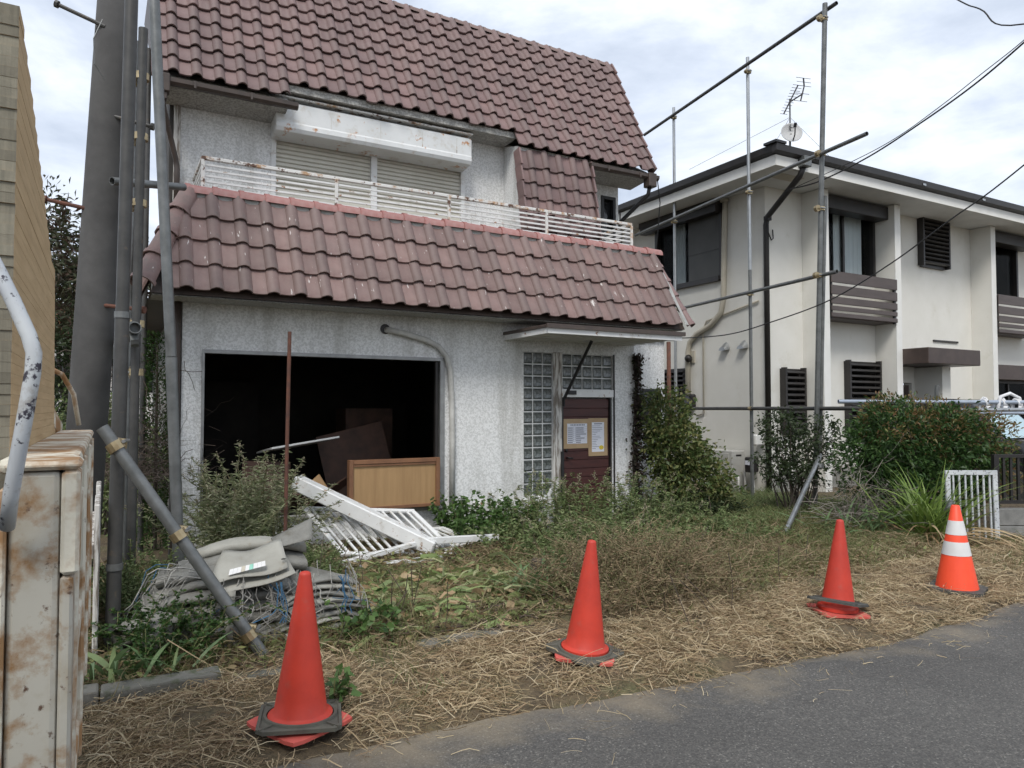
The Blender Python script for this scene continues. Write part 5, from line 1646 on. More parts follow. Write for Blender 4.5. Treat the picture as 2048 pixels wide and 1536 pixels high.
for yy in (1.60, 2.2, 2.85, 3.47):
    MB().box(TX - .0335, TX - .002, yy, yy + .06, .70, 1.479).build('side_stake', 'truck_rust_edge', sd_, bevel=.006)
MB().box(-1.95, TX - .10, 1.44, 3.6, .66, .72).build('bed_floor', 'truck_dark', tk)
MB().box(-1.95, TX - .12, 3.50, 3.56, .72, 1.48).build('tail_panel', 'truck_paint', tk)
MB().box(-1.95, -1.88, 1.44, 3.5, .72, 1.48).build('side_panel', 'truck_paint', tk)
MB().box(-1.95, TX - .125, 1.47, 1.53, .72, 1.46).build('head_panel', 'truck_dark', tk)
MB().box(-1.7, -.35, -.2, 3.5, .42, .655).build('chassis', 'truck_dark', tk)
MB().bar((TX - .13, 3.62, 1.50), (TX - .22, 3.05, 1.76), .07, .02, (1, 0, 0)).build('stay_bar', 'truck_rust_edge', tk)
MB().tube([(TX - .20, 3.30, 1.78), (TX - .12, 3.50, 1.74), (TX - .08, 3.58, 1.66), (TX - .06, 3.62, 1.53)], .010, 7).build('hook_bar', 'truck_rust_edge', tk, smooth=True)
MB().tube([(-.19, 1.38, 1.90), (-.155, 1.363, 1.829), (-.127, 1.35, 1.768), (-.104, 1.339, 1.712), (-.097, 1.336, 1.686), (-.098, 1.338, 1.656), (-.109, 1.347, 1.575), (-.124, 1.36, 1.47), (-.132, 1.40, 1.412)], .0112, 12).build('grab_rail', 'chip_white', tk, smooth=True)
# cab and wheels stand beside the camera, out of the picture
cb2 = MB().prism([(-1.2, .55), (-1.25, 1.05), (-.95, 1.78), (.55, 1.80), (.62, .55)], 'x', -1.95, -.45).build('cab', 'truck_paint', tk, bevel=.05, bseg=2)
MB().prism([(-.85, 1.15), (-.70, 1.65), (.30, 1.66), (.32, 1.15)], 'x', -.449, -.445).build('side_window', 'glass_dark', cb2)
for xx in (-.62, -1.85):
    for yy in (-.55, 2.75):
        wv = MB()
        for a, b_ in ((0, .18),):
            wv.tube([(xx, yy, .30), (xx + .18, yy, .30)], .30, 20)
        w_ = wv.build('wheel', 'rubber', tk)
        MB().tube([(xx + .181, yy, .30), (xx + .186, yy, .30)], .18, 16).build('rim', 'galvanised', w_)
# pile of boards on the bed: every sheet its own
ld = thing('board_stack', 'tall stack of tan sheets piled on the truck bed', 'board stack', (-.7, 2.4, .73))
m, n, l, b, out = new_mat('board_side')
b.inputs['Roughness'].default_value = .85
t_ = tnoise(n, l, 7, 5, .6, stretch=(8, .6, 8))
c = ramp(n, l, t_.outputs['Fac'], [(.3, (.45, .31, .16)), (.7, (.56, .40, .22))]).outputs[0]
oi = n.new('ShaderNodeObjectInfo')
c = mixc(n, l, 1.0, c, ramp(n, l, oi.outputs['Random'], [(0, (.95, .95, .95)), (1, (1.03, 1.03, 1.03))]).outputs[0], 'MULTIPLY')
l.new(c, b.inputs['Base Color'])
sil = [(.73, 3.20), (1.50, 3.20), (1.53, 3.12), (2.07, 2.98), (2.075, 2.80), (2.21, 2.36), (2.33, 1.97), (2.395, 1.72), (2.42, 1.70)]
z = 1.40
k = 0
while z < 2.375:
    y1 = np.interp(z, [s_[0] for s_ in sil], [s_[1] for s_ in sil])
    j = random.gauss(0, .0003)
    o_ = MB().box(-1.7, -.160 + j, 1.70 + random.gauss(0, .0025), y1 + random.gauss(0, .004), z + .0002, z + .0205).build('sheet', 'board_side', ld)
    o_.data.materials.append(MATS['board_end'])
    for p_ in o_.data.polygons:
        if p_.normal.y < -.5:
            p_.material_index = 1
    z += .0207
    k += 1
MB().box(-1.7, -.17, 1.705, 3.18, .73, 1.398).build('sheet_bundle', 'board_side', ld)

# peeling white fence between the truck and the utility pole
wf = thing('board_fence', 'peeling white board fence edge between the truck and the scaffold poles', 'fence', (-.03, 6.0, 0))
for k in range(4):
    MB().box(-.045 - .03 * (k % 2) * .1, -.015, 5.05 + k * .42, 5.45 + k * .42, -.1, 1.02 - .02 * (k % 3)).build('board', 'old_timber', wf, bevel=.006)
MB().box(-.085, -.046, 5.05, 6.7, .70, .78).build('fence_rail', 'old_timber', wf)

# ------------------------------------------------------------------ right edge: block wall, dark fence, parked car, lashed pipes
bw = thing('block_wall', 'low grey concrete block wall at the right edge', 'wall', (9.9, 4.6, 0))
bd = Vector((.88, -.475, 0)); bn = Vector((.475, .88, 0))
b0_ = Vector((9.28, 4.74, 0))
for r_ in range(2):
    for k in range(6):
        c_ = b0_ + bd * (.195 + .40 * k + (.0 if r_ else -.0)) + bn * .06 + Vector((0, 0, .10 + r_ * .205))
        MB().obox(c_, bd * .196, bn * .06, (0, 0, .099)).build('concrete_block', 'concrete_block', bw, bevel=.006)
df = thing('picket_fence', 'dark brown metal picket fence on the concrete block wall', 'fence', (9.9, 4.6, .41))
p0 = b0_ + bn * .06 + Vector((0, 0, .41))
MB().bar(p0 + bd * .03, p0 + bd * .03 + Vector((0, 0, .64)), .06, .06, bn).build('post', 'dark_trim', df)
MB().bar(p0 + bd * .06 + Vector((0, 0, .62)), p0 + bd * 2.4 + Vector((0, 0, .62)), .05, .04).build('top_rail', 'dark_trim', df)
MB().bar(p0 + bd * .06 + Vector((0, 0, .07)), p0 + bd * 2.4 + Vector((0, 0, .07)), .04, .04).build('bottom_rail', 'dark_trim', df)
for k in range(26):
    q0 = p0 + bd * (.13 + k * .088)
    MB().bar(q0 + Vector((0, 0, .09)), q0 + Vector((0, 0, .60)), .028, .028, bn).build('picket', 'dark_trim', df)
car = thing('parked_car', 'dark parked car behind the fence at the right edge', 'car', (15.2, 7.0, 0))
CXc, CYc = 14.1, 7.65
def car_sec(y, wd, z0, z1, tw=None):
    tw = tw or wd
    return [(CXc - wd, y, z0), (CXc + wd, y, z0), (CXc + wd * 1.02, y, (z0 + z1) / 2), (CXc + tw, y, z1), (CXc - tw, y, z1), (CXc - wd * 1.02, y, (z0 + z1) / 2)]
secs = [car_sec(CYc - 1.75, .66, .35, .78, .60), car_sec(CYc - 1.68, .73, .28, .92, .66), car_sec(CYc - 1.2, .75, .26, 1.02, .68), car_sec(CYc - .95, .75, .26, 1.06, .70),
        car_sec(CYc - .35, .75, .26, 1.70, .60), car_sec(CYc + .1, .75, .26, 1.78, .62), car_sec(CYc + 1.2, .75, .26, 1.78, .62), car_sec(CYc + 1.65, .73, .3, 1.6, .6)]
cbm = MB()
for s_ in secs: cbm.v += s_
for i in range(len(secs) - 1):
    cbm.f += [(6 * i + k, 6 * i + (k + 1) % 6, 6 * i + 6 + (k + 1) % 6, 6 * i + 6 + k) for k in range(6)]
cbm.f += [tuple(range(6)), tuple(range(42, 48))]
cbm.build('body', 'car_black', car, smooth=True, bevel=.03, bseg=2)
MB().add([(CXc - .62, CYc - .945, 1.09), (CXc + .62, CYc - .945, 1.09), (CXc + .54, CYc - .385, 1.66), (CXc - .54, CYc - .385, 1.66)], [(0, 1, 2, 3)]).build('windscreen', 'windscreen', car)
for s_ in (-1, 1):
    MB().lathe([(.001, .03), (.07, .02), (.095, 0)], 16).build('headlight', 'headlamp', car, smooth=True, world=False).matrix_basis = Matrix.Translation((CXc + s_ * .5 - 15.2, CYc - 1.745 - 7.0, .68)) @ Matrix.Rotation(PI / 2, 4, 'X')
    for yy in (-1.1, 1.1):
        wv = MB().tube([(CXc + s_ * .62, CYc + yy, .29), (CXc + s_ * .77, CYc + yy, .29)], .29, 20).build('wheel', 'rubber', car)
        MB().tube([(CXc + s_ * .771, CYc + yy, .29), (CXc + s_ * .776, CYc + yy, .29)], .17, 16).build('rim', 'chrome', wv)
    MB().box(CXc + s_ * .80 - .07, CXc + s_ * .80 + .07, CYc - .85, CYc - .78, 1.08, 1.22).build('mirror', 'car_black', car, bevel=.02)
MB().box(CXc - .42, CXc + .42, CYc - 1.775, CYc - 1.755, .55, .72).build('grille', 'chrome', car, bevel=.006)
MB().box(CXc - .2, CXc + .2, CYc - 1.79, CYc - 1.776, .38, .50).build('number_plate', 'paper', car)
lpz = thing('lashed_pipes', 'pale blue-grey pipes lashed with white rope above the shrubs on the right', 'pipe', (11.5, 6.2, 1.6))
pipe((9.70, 7.17, 1.705), (13.2, 5.21, 1.688), .032, 'pipe', 'pipe_blue', lpz)
pipe((11.2, 6.2, 1.57), (13.2, 5.1, 1.60), .03, 'pipe', 'galvanised_new', lpz)
pipe((11.4, 6.1, 1.53), (13.2, 5.05, 1.53), .024, 'pipe', 'pipe_blue', lpz)
for (rx_, ry_) in ((11.62, 6.10), (11.85, 5.97), (12.05, 5.86)):
    rp = MB()
    for q_ in range(3):
        rp.tube([(rx_ + .03 * q_ + .05 * math.cos(t) * .3, ry_ - .05 * math.cos(t), 1.64 + .13 * math.sin(t) * (1 if q_ % 2 else .8)) for t in np.linspace(0, 2 * PI, 12)], .016, 6)
    rp.build('rope', 'rope_white', lpz, smooth=True)
MB().tube([(11.86, 5.97, 1.50), (11.80, 5.98, 1.62), (11.84, 5.96, 1.78), (11.98, 5.90, 1.83), (12.1, 5.83, 1.76), (12.14, 5.8, 1.55)], .026, 8).build('rope', 'rope_white', lpz, smooth=True)
# crossed post holding them up, behind the shrubs
pipe((11.0, 6.55, -.05), (11.0, 6.43, 1.95), .03, 'post', 'galvanised', lpz)
pipe((13.1, 5.32, -.05), (13.1, 5.26, 1.95), .03, 'post', 'galvanised', lpz)

# ------------------------------------------------------------------ plants
def rnd(a, b_, n_=None):
    return RNG.uniform(a, b_, n_)

def stems_and_leaves(bases, hs, leans, nleaf, L, W, curl=1.4, t0=.12, spread=1.0, upb=.35, shrink=.5, jit=.02):
    """arched stems with leaves set along them; returns stem paths and leaf arrays"""
    N, K = len(bases), 7
    t = np.linspace(0, 1, K)
    leans = np.asarray(leans)
    path = bases[:, None, :] + np.zeros((N, K, 3))
    path[:, :, :2] += leans[:, None, :] * (t ** curl)[None, :, None]
    path[:, :, 2] += hs[:, None] * (t - .12 * t ** 3)[None]
    path[:, 1:] += RNG.normal(size=(N, K - 1, 3)) * jit
    tt = t0 + (1 - t0) * RNG.random((N, nleaf)) ** .85
    idx = np.clip((tt * (K - 1)).astype(int), 0, K - 2)
    fr_ = tt * (K - 1) - idx
    ar = np.arange(N)[:, None]
    pos = path[ar, idx] * (1 - fr_)[..., None] + path[ar, idx + 1] * fr_[..., None]
    an_ = RNG.random((N, nleaf)) * 2 * PI
    d = np.stack([np.cos(an_) * spread, np.sin(an_) * spread, upb + RNG.normal(size=an_.shape) * .35], -1)
    Ls = L * (1 - shrink * tt) * rnd(.6, 1.25, tt.shape)
    Ws = W * (1 - shrink * .6 * tt) * rnd(.7, 1.2, tt.shape)
    return path, pos.reshape(-1, 3), d.reshape(-1, 3), Ls.ravel(), Ws.ravel()

def bases_in(x0, x1, y0, y1, n_):
    b_ = np.stack([rnd(x0, x1, n_), rnd(y0, y1, n_), np.zeros(n_)], 1)
    b_[:, 2] = [gz(p[0], p[1]) - .01 for p in b_]
    return b_

def weed(name, label, cat, box, n_, h, nleaf, L, W, mat, stem='stem_green', lean=.25, group=None, seed=0, seedmat='leaf_seed', sw=.006, drop=.15, **k):
    x0, x1, y0, y1 = box
    root = thing(name, label, cat, ((x0 + x1) / 2, (y0 + y1) / 2, .05), group or ('weeds in the yard' if cat == 'weed' else None))
    bs = bases_in(x0, x1, y0, y1, n_)
    hs = rnd(h[0], h[1], n_)
    # taller towards the middle of the patch
    e_ = ((bs[:, 0] - (x0 + x1) / 2) / (x1 - x0) * 2) ** 2 + ((bs[:, 1] - (y0 + y1) / 2) / (y1 - y0) * 2) ** 2
    hs *= 1 - .22 * np.minimum(e_, 1.5)
    ln = RNG.normal(size=(n_, 2)) * lean * h[1] * rnd(.4, 1.5, n_)[:, None]
    path, pos, d, Ls, Ws = stems_and_leaves(bs, hs, ln, nleaf, L, W, **k)
    leafmesh('foliage', pos, d, Ls, Ws, mat, root, droop=drop)
    ribbons('stems', path, sw, stem, root, taper=False)
    if seed:
        ns = int(n_ * seed)
        p_ = path[:ns]
        top = p_[:, -2:]
        m_ = 26
        u = RNG.random((ns, m_))[..., None]
        pp = (top[:, :1] * (1 - u) + top[:, 1:] * u).reshape(-1, 3) + RNG.normal(size=(ns * m_, 3)) * .012
        dd = unit(np.repeat(top[:, 1] - top[:, 0], m_, 0)) + RNG.normal(size=(ns * m_, 3)) * .5
        tag(leafmesh('seed_heads', pp, dd, rnd(.015, .035, ns * m_), rnd(.008, .014, ns * m_), seedmat, root), kind='stuff')
    return root

def clump_cloud(ells, n_, per, sig, L, W, shell=.55, outward=.8, upb=.2):
    """leaves gathered in clumps that fill the ellipsoids unevenly"""
    ells = np.array(ells, float)
    vol = ells[:, 3] * ells[:, 4] * ells[:, 5]
    which = RNG.choice(len(ells), n_, p=vol / vol.sum())
    u = unit(RNG.normal(size=(n_, 3)))
    r_ = shell + (1 - shell) * RNG.random(n_) ** .7
    r_ *= rnd(.82, 1.10, n_)
    c_ = ells[which, :3] + u * r_[:, None] * ells[which, 3:]
    out_ = unit(u / ells[which, 3:])
    pos = np.repeat(c_, per, 0) + RNG.normal(size=(n_ * per, 3)) * np.repeat(sig * rnd(.6, 1.3, n_), per)[:, None]
    d = np.repeat(out_, per, 0) * outward + RNG.normal(size=(n_ * per, 3)) * .7
    d[:, 2] += upb
    return c_, pos, d, L * rnd(.6, 1.3, n_ * per), W * rnd(.7, 1.2, n_ * per)

def shrub(name, label, cat, ells, n_, per, sig, L, W, mat, base, nst=16, stem='bark', sr=.012, shell=.5, zmin=.0, group=None, drop=.2, loc=None, part='foliage'):
    root = thing(name, label, cat, loc or (base[0], base[1], .05), group)
    c_, pos, d, Ls, Ws = clump_cloud(ells, n_, per, sig, L, W, shell)
    k = pos[:, 2] > zmin
    leafmesh(part, pos[k], d[k], Ls[k], Ws[k], mat, root, droop=drop)
    st = MB()
    for i in range(nst):
        e_ = Vector(c_[RNG.integers(len(c_))])
        b_ = Vector(base) + Vector((random.gauss(0, .12), random.gauss(0, .10), 0))
        mid = b_.lerp(e_, .5) + Vector((random.gauss(0, .06), random.gauss(0, .06), .08))
        st.tube([b_, mid, e_], [sr, sr * .7, sr * .3], 5)
    st.build('stems', stem, root)
    return root

# -- big grey-green weed bush under the window hole
weed('mugwort_bush', 'tall grey-green weed bush in front of the left of the window hole', 'bush', (.84, 1.62, 6.95, 7.85), 130, (.75, 1.45), 62, .12, .016, 'leaf_mugwort', lean=.20, seed=.75, sw=.007)
weed('mugwort_bush', 'grey-green weeds between the tarpaulin heap and the rusty rod', 'bush', (.55, 1.75, 5.9, 6.8), 110, (.3, .55), 50, .075, .016, 'leaf_weed', lean=.3, seed=.3)
# -- weeds along the front wall
weed('broadleaf_weed', 'leafy green weeds under the hose on the front wall', 'weed', (3.35, 4.35, 7.3, 8.1), 70, (.35, .72), 34, .095, .052, 'leaf_green', lean=.22)
weed('broadleaf_weed', 'low leafy weeds between the fallen beam and the wall', 'weed', (3.5, 4.4, 6.7, 7.4), 50, (.15, .36), 26, .075, .035, 'leaf_weed', lean=.3)
weed('tall_weed', 'feathery weeds below the tall glass block strip', 'weed', (4.25, 5.1, 7.0, 8.0), 90, (.4, 1.0), 44, .10, .021, 'leaf_weed', lean=.18, seed=.4)
weed('tall_weed', 'tall seeding weeds in front of the brown door', 'weed', (5.0, 6.3, 6.6, 7.75), 80, (.35, .95), 44, .10, .021, 'leaf_weed', lean=.2, seed=.7)
weed('tall_weed', 'sparse weeds in the middle of the yard before the door', 'weed', (3.7, 5.3, 5.8, 6.9), 70, (.2, .6), 36, .085, .024, 'leaf_weed', lean=.3, seed=.2)
weed('tall_weed', 'low green weeds at the foot of the white wall right of the door', 'weed', (6.3, 7.2, 7.2, 8.0), 60, (.2, .5), 36, .09, .018, 'leaf_weed', lean=.25)
weed('tall_weed', 'bright green weeds growing behind the middle red cone', 'weed', (3.6, 4.9, 5.3, 6.1), 80, (.25, .7), 40, .09, .024, 'leaf_weed', lean=.3, seed=.3)
weed('tall_weed', 'green weeds along the left side of the leaning scaffold brace', 'weed', (5.6, 6.9, 5.6, 6.8), 70, (.15, .45), 34, .08, .02, 'leaf_weed', lean=.35)
# -- creeper bush at the right corner and ivy on the column
shrub('creeper_bush', 'creeper-covered bush against the right corner of the white house', 'bush', [(7.06, 8.05, 1.42, .40, .35, .50), (7.16, 7.95, .95, .52, .42, .50), (7.38, 7.80, .50, .60, .45, .50)], 620, 16, .060, .075, .040, 'leaf_vine', (7.1, 8.0, .02), 26, 'twig')
weed('tall_weed', 'dark drooping grass at the foot of the creeper bush', 'weed', (6.7, 7.7, 7.3, 7.75), 90, (.25, .55), 26, .15, .014, 'leaf_dark', lean=.35)
iv = thing('ivy', 'dark withered ivy climbing the white corner column by the door', 'ivy', (6.66, 8.2, .2))
N_ = 1500
zz = rnd(.35, 2.38, N_)
pos = np.stack([6.655 + RNG.normal(size=N_) * (.035 + .03 * (zz < 1.2)), 8.20 + RNG.normal(size=N_) * .03, zz], 1)
leafmesh('foliage', pos, np.stack([RNG.normal(size=N_) * .6, -np.ones(N_) * .6, RNG.normal(size=N_) * .5 - .3], 1), rnd(.03, .065, N_), rnd(.025, .05, N_), 'leaf_ivy_dead', iv)
N_ = 260
pos = np.stack([rnd(6.66, 7.15, N_), rnd(8.5, 9.15, N_), 2.36 - np.abs(RNG.normal(size=N_)) * .07], 1)
leafmesh('foliage', pos, RNG.normal(size=(N_, 3)), rnd(.03, .06, N_), rnd(.025, .05, N_), 'leaf_ivy_dead', iv)
st = MB()
for k in range(7):
    st.tube([(6.655 + random.gauss(0, .03), 8.222 + random.gauss(0, .008), .1 + i * .38) for i in range(7)], .010, 5)
st.build('stems', 'bark', iv)

# -- shrubs on the right
shrub('dark_shrub', 'sparse dark shrub behind the leaning scaffold brace', 'shrub', [(8.55, 7.25, 1.30, .42, .32, .36), (8.80, 7.10, .85, .50, .35, .42), (8.45, 7.30, .75, .30, .28, .30), (9.05, 6.98, 1.25, .30, .25, .30)], 260, 14, .055, .065, .030, 'leaf_dark', (8.7, 7.15, .02), 30, 'bark', .013, .35)
nd = shrub('nandina_bush', 'large rounded dark green bush with reddish tips behind the white gate', 'bush', [(9.15, 5.95, 1.15, .62, .50, .58), (9.65, 5.65, 1.10, .60, .50, .55), (10.05, 5.42, .98, .42, .40, .52), (8.80, 6.12, .88, .42, .40, .50), (9.45, 5.75, .55, .80, .60, .50)], 980, 17, .065, .085, .027, 'leaf_nandina', (9.4, 5.75, .02), 30, 'bark', .014, .55)
c_, pos, d, Ls, Ws = clump_cloud([(9.30, 5.88, 1.42, .62, .45, .36), (9.80, 5.58, 1.30, .55, .42, .40), (10.18, 5.36, 1.05, .36, .35, .52), (10.2, 5.3, .75, .26, .28, .4)], 300, 16, .055, .065, .022, .8, 1.0, .5)
leafmesh('reddish_tips', pos, d, Ls, Ws, 'leaf_nandina_red', nd)
def straps(name, label, cat, base, n_, ln, w, mat, spread, up=1.0, parent=None, part='foliage', K=8, flop=.7, group=None):
    root = parent or thing(name, label, cat, base, group or ('iris clumps in the yard' if name == 'iris_clump' else None))
    an_ = RNG.random(n_) * 2 * PI
    L_ = rnd(ln * .6, ln * 1.1, n_)
    t = np.linspace(0, 1, K)
    el = rnd(.55, 1.25, n_) * up
    hor = np.stack([np.cos(an_), np.sin(an_)], 1)
    p = np.zeros((n_, K, 3)) + np.array(base)[None, None]
    p[:, :, :2] += RNG.normal(size=(n_, 1, 2)) * spread
    p[:, :, :2] += hor[:, None] * (L_[:, None] * (t * np.cos(el)[:, None] + flop * .45 * t ** 2))[..., None]
    p[:, :, 2] += L_[:, None] * (t * np.sin(el)[:, None] - flop * rnd(.35, .9, n_)[:, None] * t ** 2.4)
    p[:, :, 2] = np.maximum(p[:, :, 2], base[2] + .01)
    side = np.stack([-np.sin(an_), np.cos(an_), RNG.normal(size=n_) * .4], 1)
    ribbons(part, p, rnd(w * .7, w * 1.2, n_), mat, root, unit(side))
    return root
sp_ = straps('strap_leaf_plant', 'clump of long yellow-green strap leaves left of the white gate', 'plant', (8.40, 5.05, .05), 140, 1.15, .034, 'leaf_strap', .13, 1.22, flop=.42)
straps('', '', '', (8.38, 4.98, .05), 100, .8, .028, 'leaf_strap_dry', .14, .85, sp_, 'withered_leaves', flop=1.3)
sp_ = straps('strap_leaf_plant', 'looser strap leaves in the shade left of the yellow-green clump', 'plant', (7.95, 5.55, .05), 70, .75, .028, 'leaf_iris', .2, flop=.6)
# dead twiggy bush
def twig_bush(name, label, base, n_, ln, rad, mat='twig_grey', up=.5, loc=None):
    root = thing(name, label, 'bush', loc or base)
    K = 5
    an_ = RNG.random(n_) * 2 * PI
    el = RNG.normal(size=n_) * .5 + up
    L_ = rnd(ln * .4, ln, n_)
    d = np.stack([np.cos(an_) * np.cos(el), np.sin(an_) * np.cos(el), np.sin(el)], 1)
    st_ = np.array(base)[None] + np.abs(RNG.normal(size=(n_, 3))) * np.array(rad) * np.sign(RNG.normal(size=(n_, 3)))
    st_[:, 2] = np.maximum(st_[:, 2], base[2])
    t = np.linspace(0, 1, K)
    p = st_[:, None] + d[:, None] * (L_[:, None] * t)[..., None] + np.cumsum(RNG.normal(size=(n_, K, 3)) * .02, 1)
    p[:, :, 2] -= (L_[:, None] * .25 * t ** 2)
    p[:, :, 2] = np.maximum(p[:, :, 2], .02)
    tag(ribbons('twigs', p, rnd(.003, .008, n_), mat, root, taper=False), kind='stuff')
    return root
twig_bush('dead_bush', 'tangle of bare grey twigs in front of the dark bush', (8.25, 5.75, .25), 420, .6, (.28, .25, .25))
twig_bush('dead_bush', 'leafless brown shrub between the scaffold pipes on the left', (.30, 8.6, .9), 700, .55, (.24, .35, .5), 'twig')

# -- the dry brush mound behind the middle cones
br = weed('dry_brush', 'mound of dry brown brush between the middle two red cones', 'bush', (3.05, 4.65, 4.25, 5.2), 720, (.22, .64), 17, .055, .011, 'leaf_brush', 'leaf_brush', lean=.5, sw=.0042, jit=.025, spread=1.2)
weed('low_weed', 'low green weeds growing through the brown brush mound', 'weed', (3.1, 4.9, 4.7, 5.6), 80, (.2, .42), 30, .05, .014, 'leaf_weed', lean=.4)
weed('dry_brush', 'dry brush thinning out behind the third red cone', 'bush', (4.6, 6.2, 4.6, 5.8), 420, (.12, .36), 8, .05, .010, 'leaf_brush', 'leaf_brush', lean=.6, sw=.005)

# -- iris clumps and small leafy plants
straps('iris_clump', 'iris clump beside the stump in the middle of the yard', 'plant', (3.05, 5.05, .08), 34, .50, .034, 'leaf_iris', .10, 1.0, flop=.35)
straps('iris_clump', 'iris leaves behind the middle red cone', 'plant', (3.55, 5.35, .08), 26, .45, .032, 'leaf_iris', .10, 1.0, flop=.4)
straps('iris_clump', 'few iris leaves on the kerb in front of the tarpaulins', 'plant', (.33, 4.55, .11), 9, .30, .026, 'leaf_iris', .05, 1.0, flop=.5)
straps('iris_clump', 'iris leaves at the foot of the dark scaffold pole', 'plant', (.02, 4.72, .08), 14, .48, .034, 'leaf_iris', .07, .9, flop=.6)
straps('iris_clump', 'few iris blades in the litter right of the tarpaulins', 'plant', (2.30, 5.35, .06), 16, .32, .028, 'leaf_iris', .25, .6, flop=.9)
weed('leafy_bush', 'small-leaved green bush in front of the dark scaffold pole', 'bush', (.06, .58, 4.62, 5.15), 85, (.22, .52), 46, .045, .022, 'leaf_nandina', lean=.35)
weed('leafy_bush', 'green weeds behind the dark scaffold pole', 'bush', (-.0, .5, 5.3, 6.4), 85, (.35, .7), 46, .05, .022, 'leaf_weed', lean=.35)
weed('vine_seedling', 'heart-leaved seedling right of the nearest red cone', 'plant', (.98, 1.16, 3.78, 3.92), 7, (.16, .30), 5, .07, .062, 'leaf_green', lean=.2, shrink=.1, drop=.5)
weed('vine_seedling', 'leafy green sprigs at the right end of the tarpaulins', 'plant', (1.40, 1.75, 4.6, 4.95), 22, (.12, .34), 8, .06, .05, 'leaf_green', lean=.3, shrink=.1)
weed('vine_seedling', 'pale broad leaves left of the creeper bush', 'plant', (5.4, 6.4, 6.1, 6.8), 26, (.10, .28), 7, .11, .085, 'leaf_grass', lean=.4, shrink=.1, drop=.4)
# tree stump
sm_ = MB()
ring0 = [(3.36 + (.085 + .012 * math.sin(k * 2.3)) * math.cos(2 * PI * k / 14), 5.47 + (.085 + .012 * math.sin(k * 1.7)) * math.sin(2 * PI * k / 14)) for k in range(14)]
vs = [(3.36 + (x - 3.36) * s_, 5.47 + (y - 5.47) * s_, z + .012 * math.sin(i * 1.9)) for s_, z in ((1.35, -.02), (1.05, .10), (1.0, .27), (.55, .275)) for i, (x, y) in enumerate(ring0)]
fs = [(a * 14 + i, a * 14 + (i + 1) % 14, a * 14 + 14 + (i + 1) % 14, a * 14 + 14 + i) for a in range(3) for i in range(14)] + [tuple(range(42, 56))]
tag(sm_.add(vs, fs).build('tree_stump', 'bark', None), 'short grey tree stump among iris leaves in the yard', 'stump')

# -- trees and greenery at the left
def tree(name, label, base, h, ells, n_, per, sig, L, W, mat, mat2=None, group=None):
    root = thing(name, label, 'tree', base, group)
    tr_ = MB()
    b_ = Vector(base)
    top = b_ + Vector((random.gauss(0, .15), random.gauss(0, .15), h))
    tr_.tube([b_, b_.lerp(top, .4) + Vector((.08, 0, 0)), top], [.12, .09, .03], 8)
    c_, pos, d, Ls, Ws = clump_cloud(ells, n_, per, sig, L, W, .3)
    for i in range(26):
        e_ = Vector(c_[RNG.integers(len(c_))])
        s_ = b_.lerp(top, random.uniform(.3, .85))
        tr_.tube([s_, s_.lerp(e_, .5) + Vector((0, 0, .15)), e_], [.035, .022, .008], 5)
    tr_.build('trunk', 'bark', root)
    k = len(pos)
    if mat2:
        s_ = RNG.random(k) < .35
        leafmesh('crown', pos[~s_], d[~s_], Ls[~s_], Ws[~s_], mat, root)
        leafmesh('crown', pos[s_], d[s_], Ls[s_], Ws[s_], mat2, root)
    else:
        leafmesh('crown', pos, d, Ls, Ws, mat, root)
    return root
tree('maple_tree', 'dark bronze-leaved tree beyond the utility pole', (-.75, 15.6, 0), 4.6, [(-1.0, 16.0, 4.6, .55, .6, 1.1), (-.75, 15.6, 3.6, .9, .8, .9), (-.2, 15.0, 3.9, .6, .6, .7), (.0, 14.6, 3.2, .9, .7, .6)], 330, 22, .13, .15, .045, 'leaf_tree', 'leaf_tree_red', 'trees behind the utility pole')
tree('maple_tree', 'leafy dark tree between the scaffold pipes and the house', (.20, 13.0, 0), 3.4, [(.30, 12.9, 3.6, .45, .5, .75), (.15, 13.0, 2.7, .7, .6, .6)], 170, 22, .11, .13, .04, 'leaf_tree', 'leaf_tree_red', 'trees behind the utility pole')
tree('evergreen_tree', 'dense dark evergreen left of the utility pole', (-1.0, 12.6, 0), 2.6, [(-1.05, 12.6, 2.4, .65, .6, .75), (-.85, 12.4, 1.4, .8, .7, .9), (-.6, 12.2, .8, .8, .7, .8)], 380, 20, .11, .11, .04, 'leaf_dark', None, 'trees behind the utility pole')
shrub('hedge_bush', 'dark hedge bush low behind the left scaffold', 'bush', [(.05, 10.6, .9, .55, .5, .95), (.35, 10.2, .6, .4, .5, .7), (-.4, 10.8, .9, .5, .5, .9)], 420, 16, .09, .085, .035, 'leaf_weed', (.1, 10.4, 0), 14)
# clipped green column by the house corner
N_ = 5200
zz = rnd(.05, 2.45, N_); an_ = RNG.random(N_) * 2 * PI; rr_ = .13 * (1 + .15 * np.sin(zz * 9)) * rnd(.7, 1.1, N_)
cx_, cy_ = .50, 8.95
root = thing('conifer_shrub', 'narrow green conifer against the left side of the house', 'shrub', (cx_, cy_, 0))
leafmesh('foliage', np.stack([cx_ + rr_ * np.cos(an_), cy_ + 1.3 * rr_ * np.sin(an_), zz], 1), np.stack([np.cos(an_), np.sin(an_), np.ones(N_) * .8], 1) + RNG.normal(size=(N_, 3)) * .4, rnd(.03, .06, N_), rnd(.012, .02, N_), 'leaf_conifer', root)
MB().tube([(cx_, cy_, 0), (cx_, cy_, 2.3)], [.03, .01], 6).build('stem', 'bark', root)
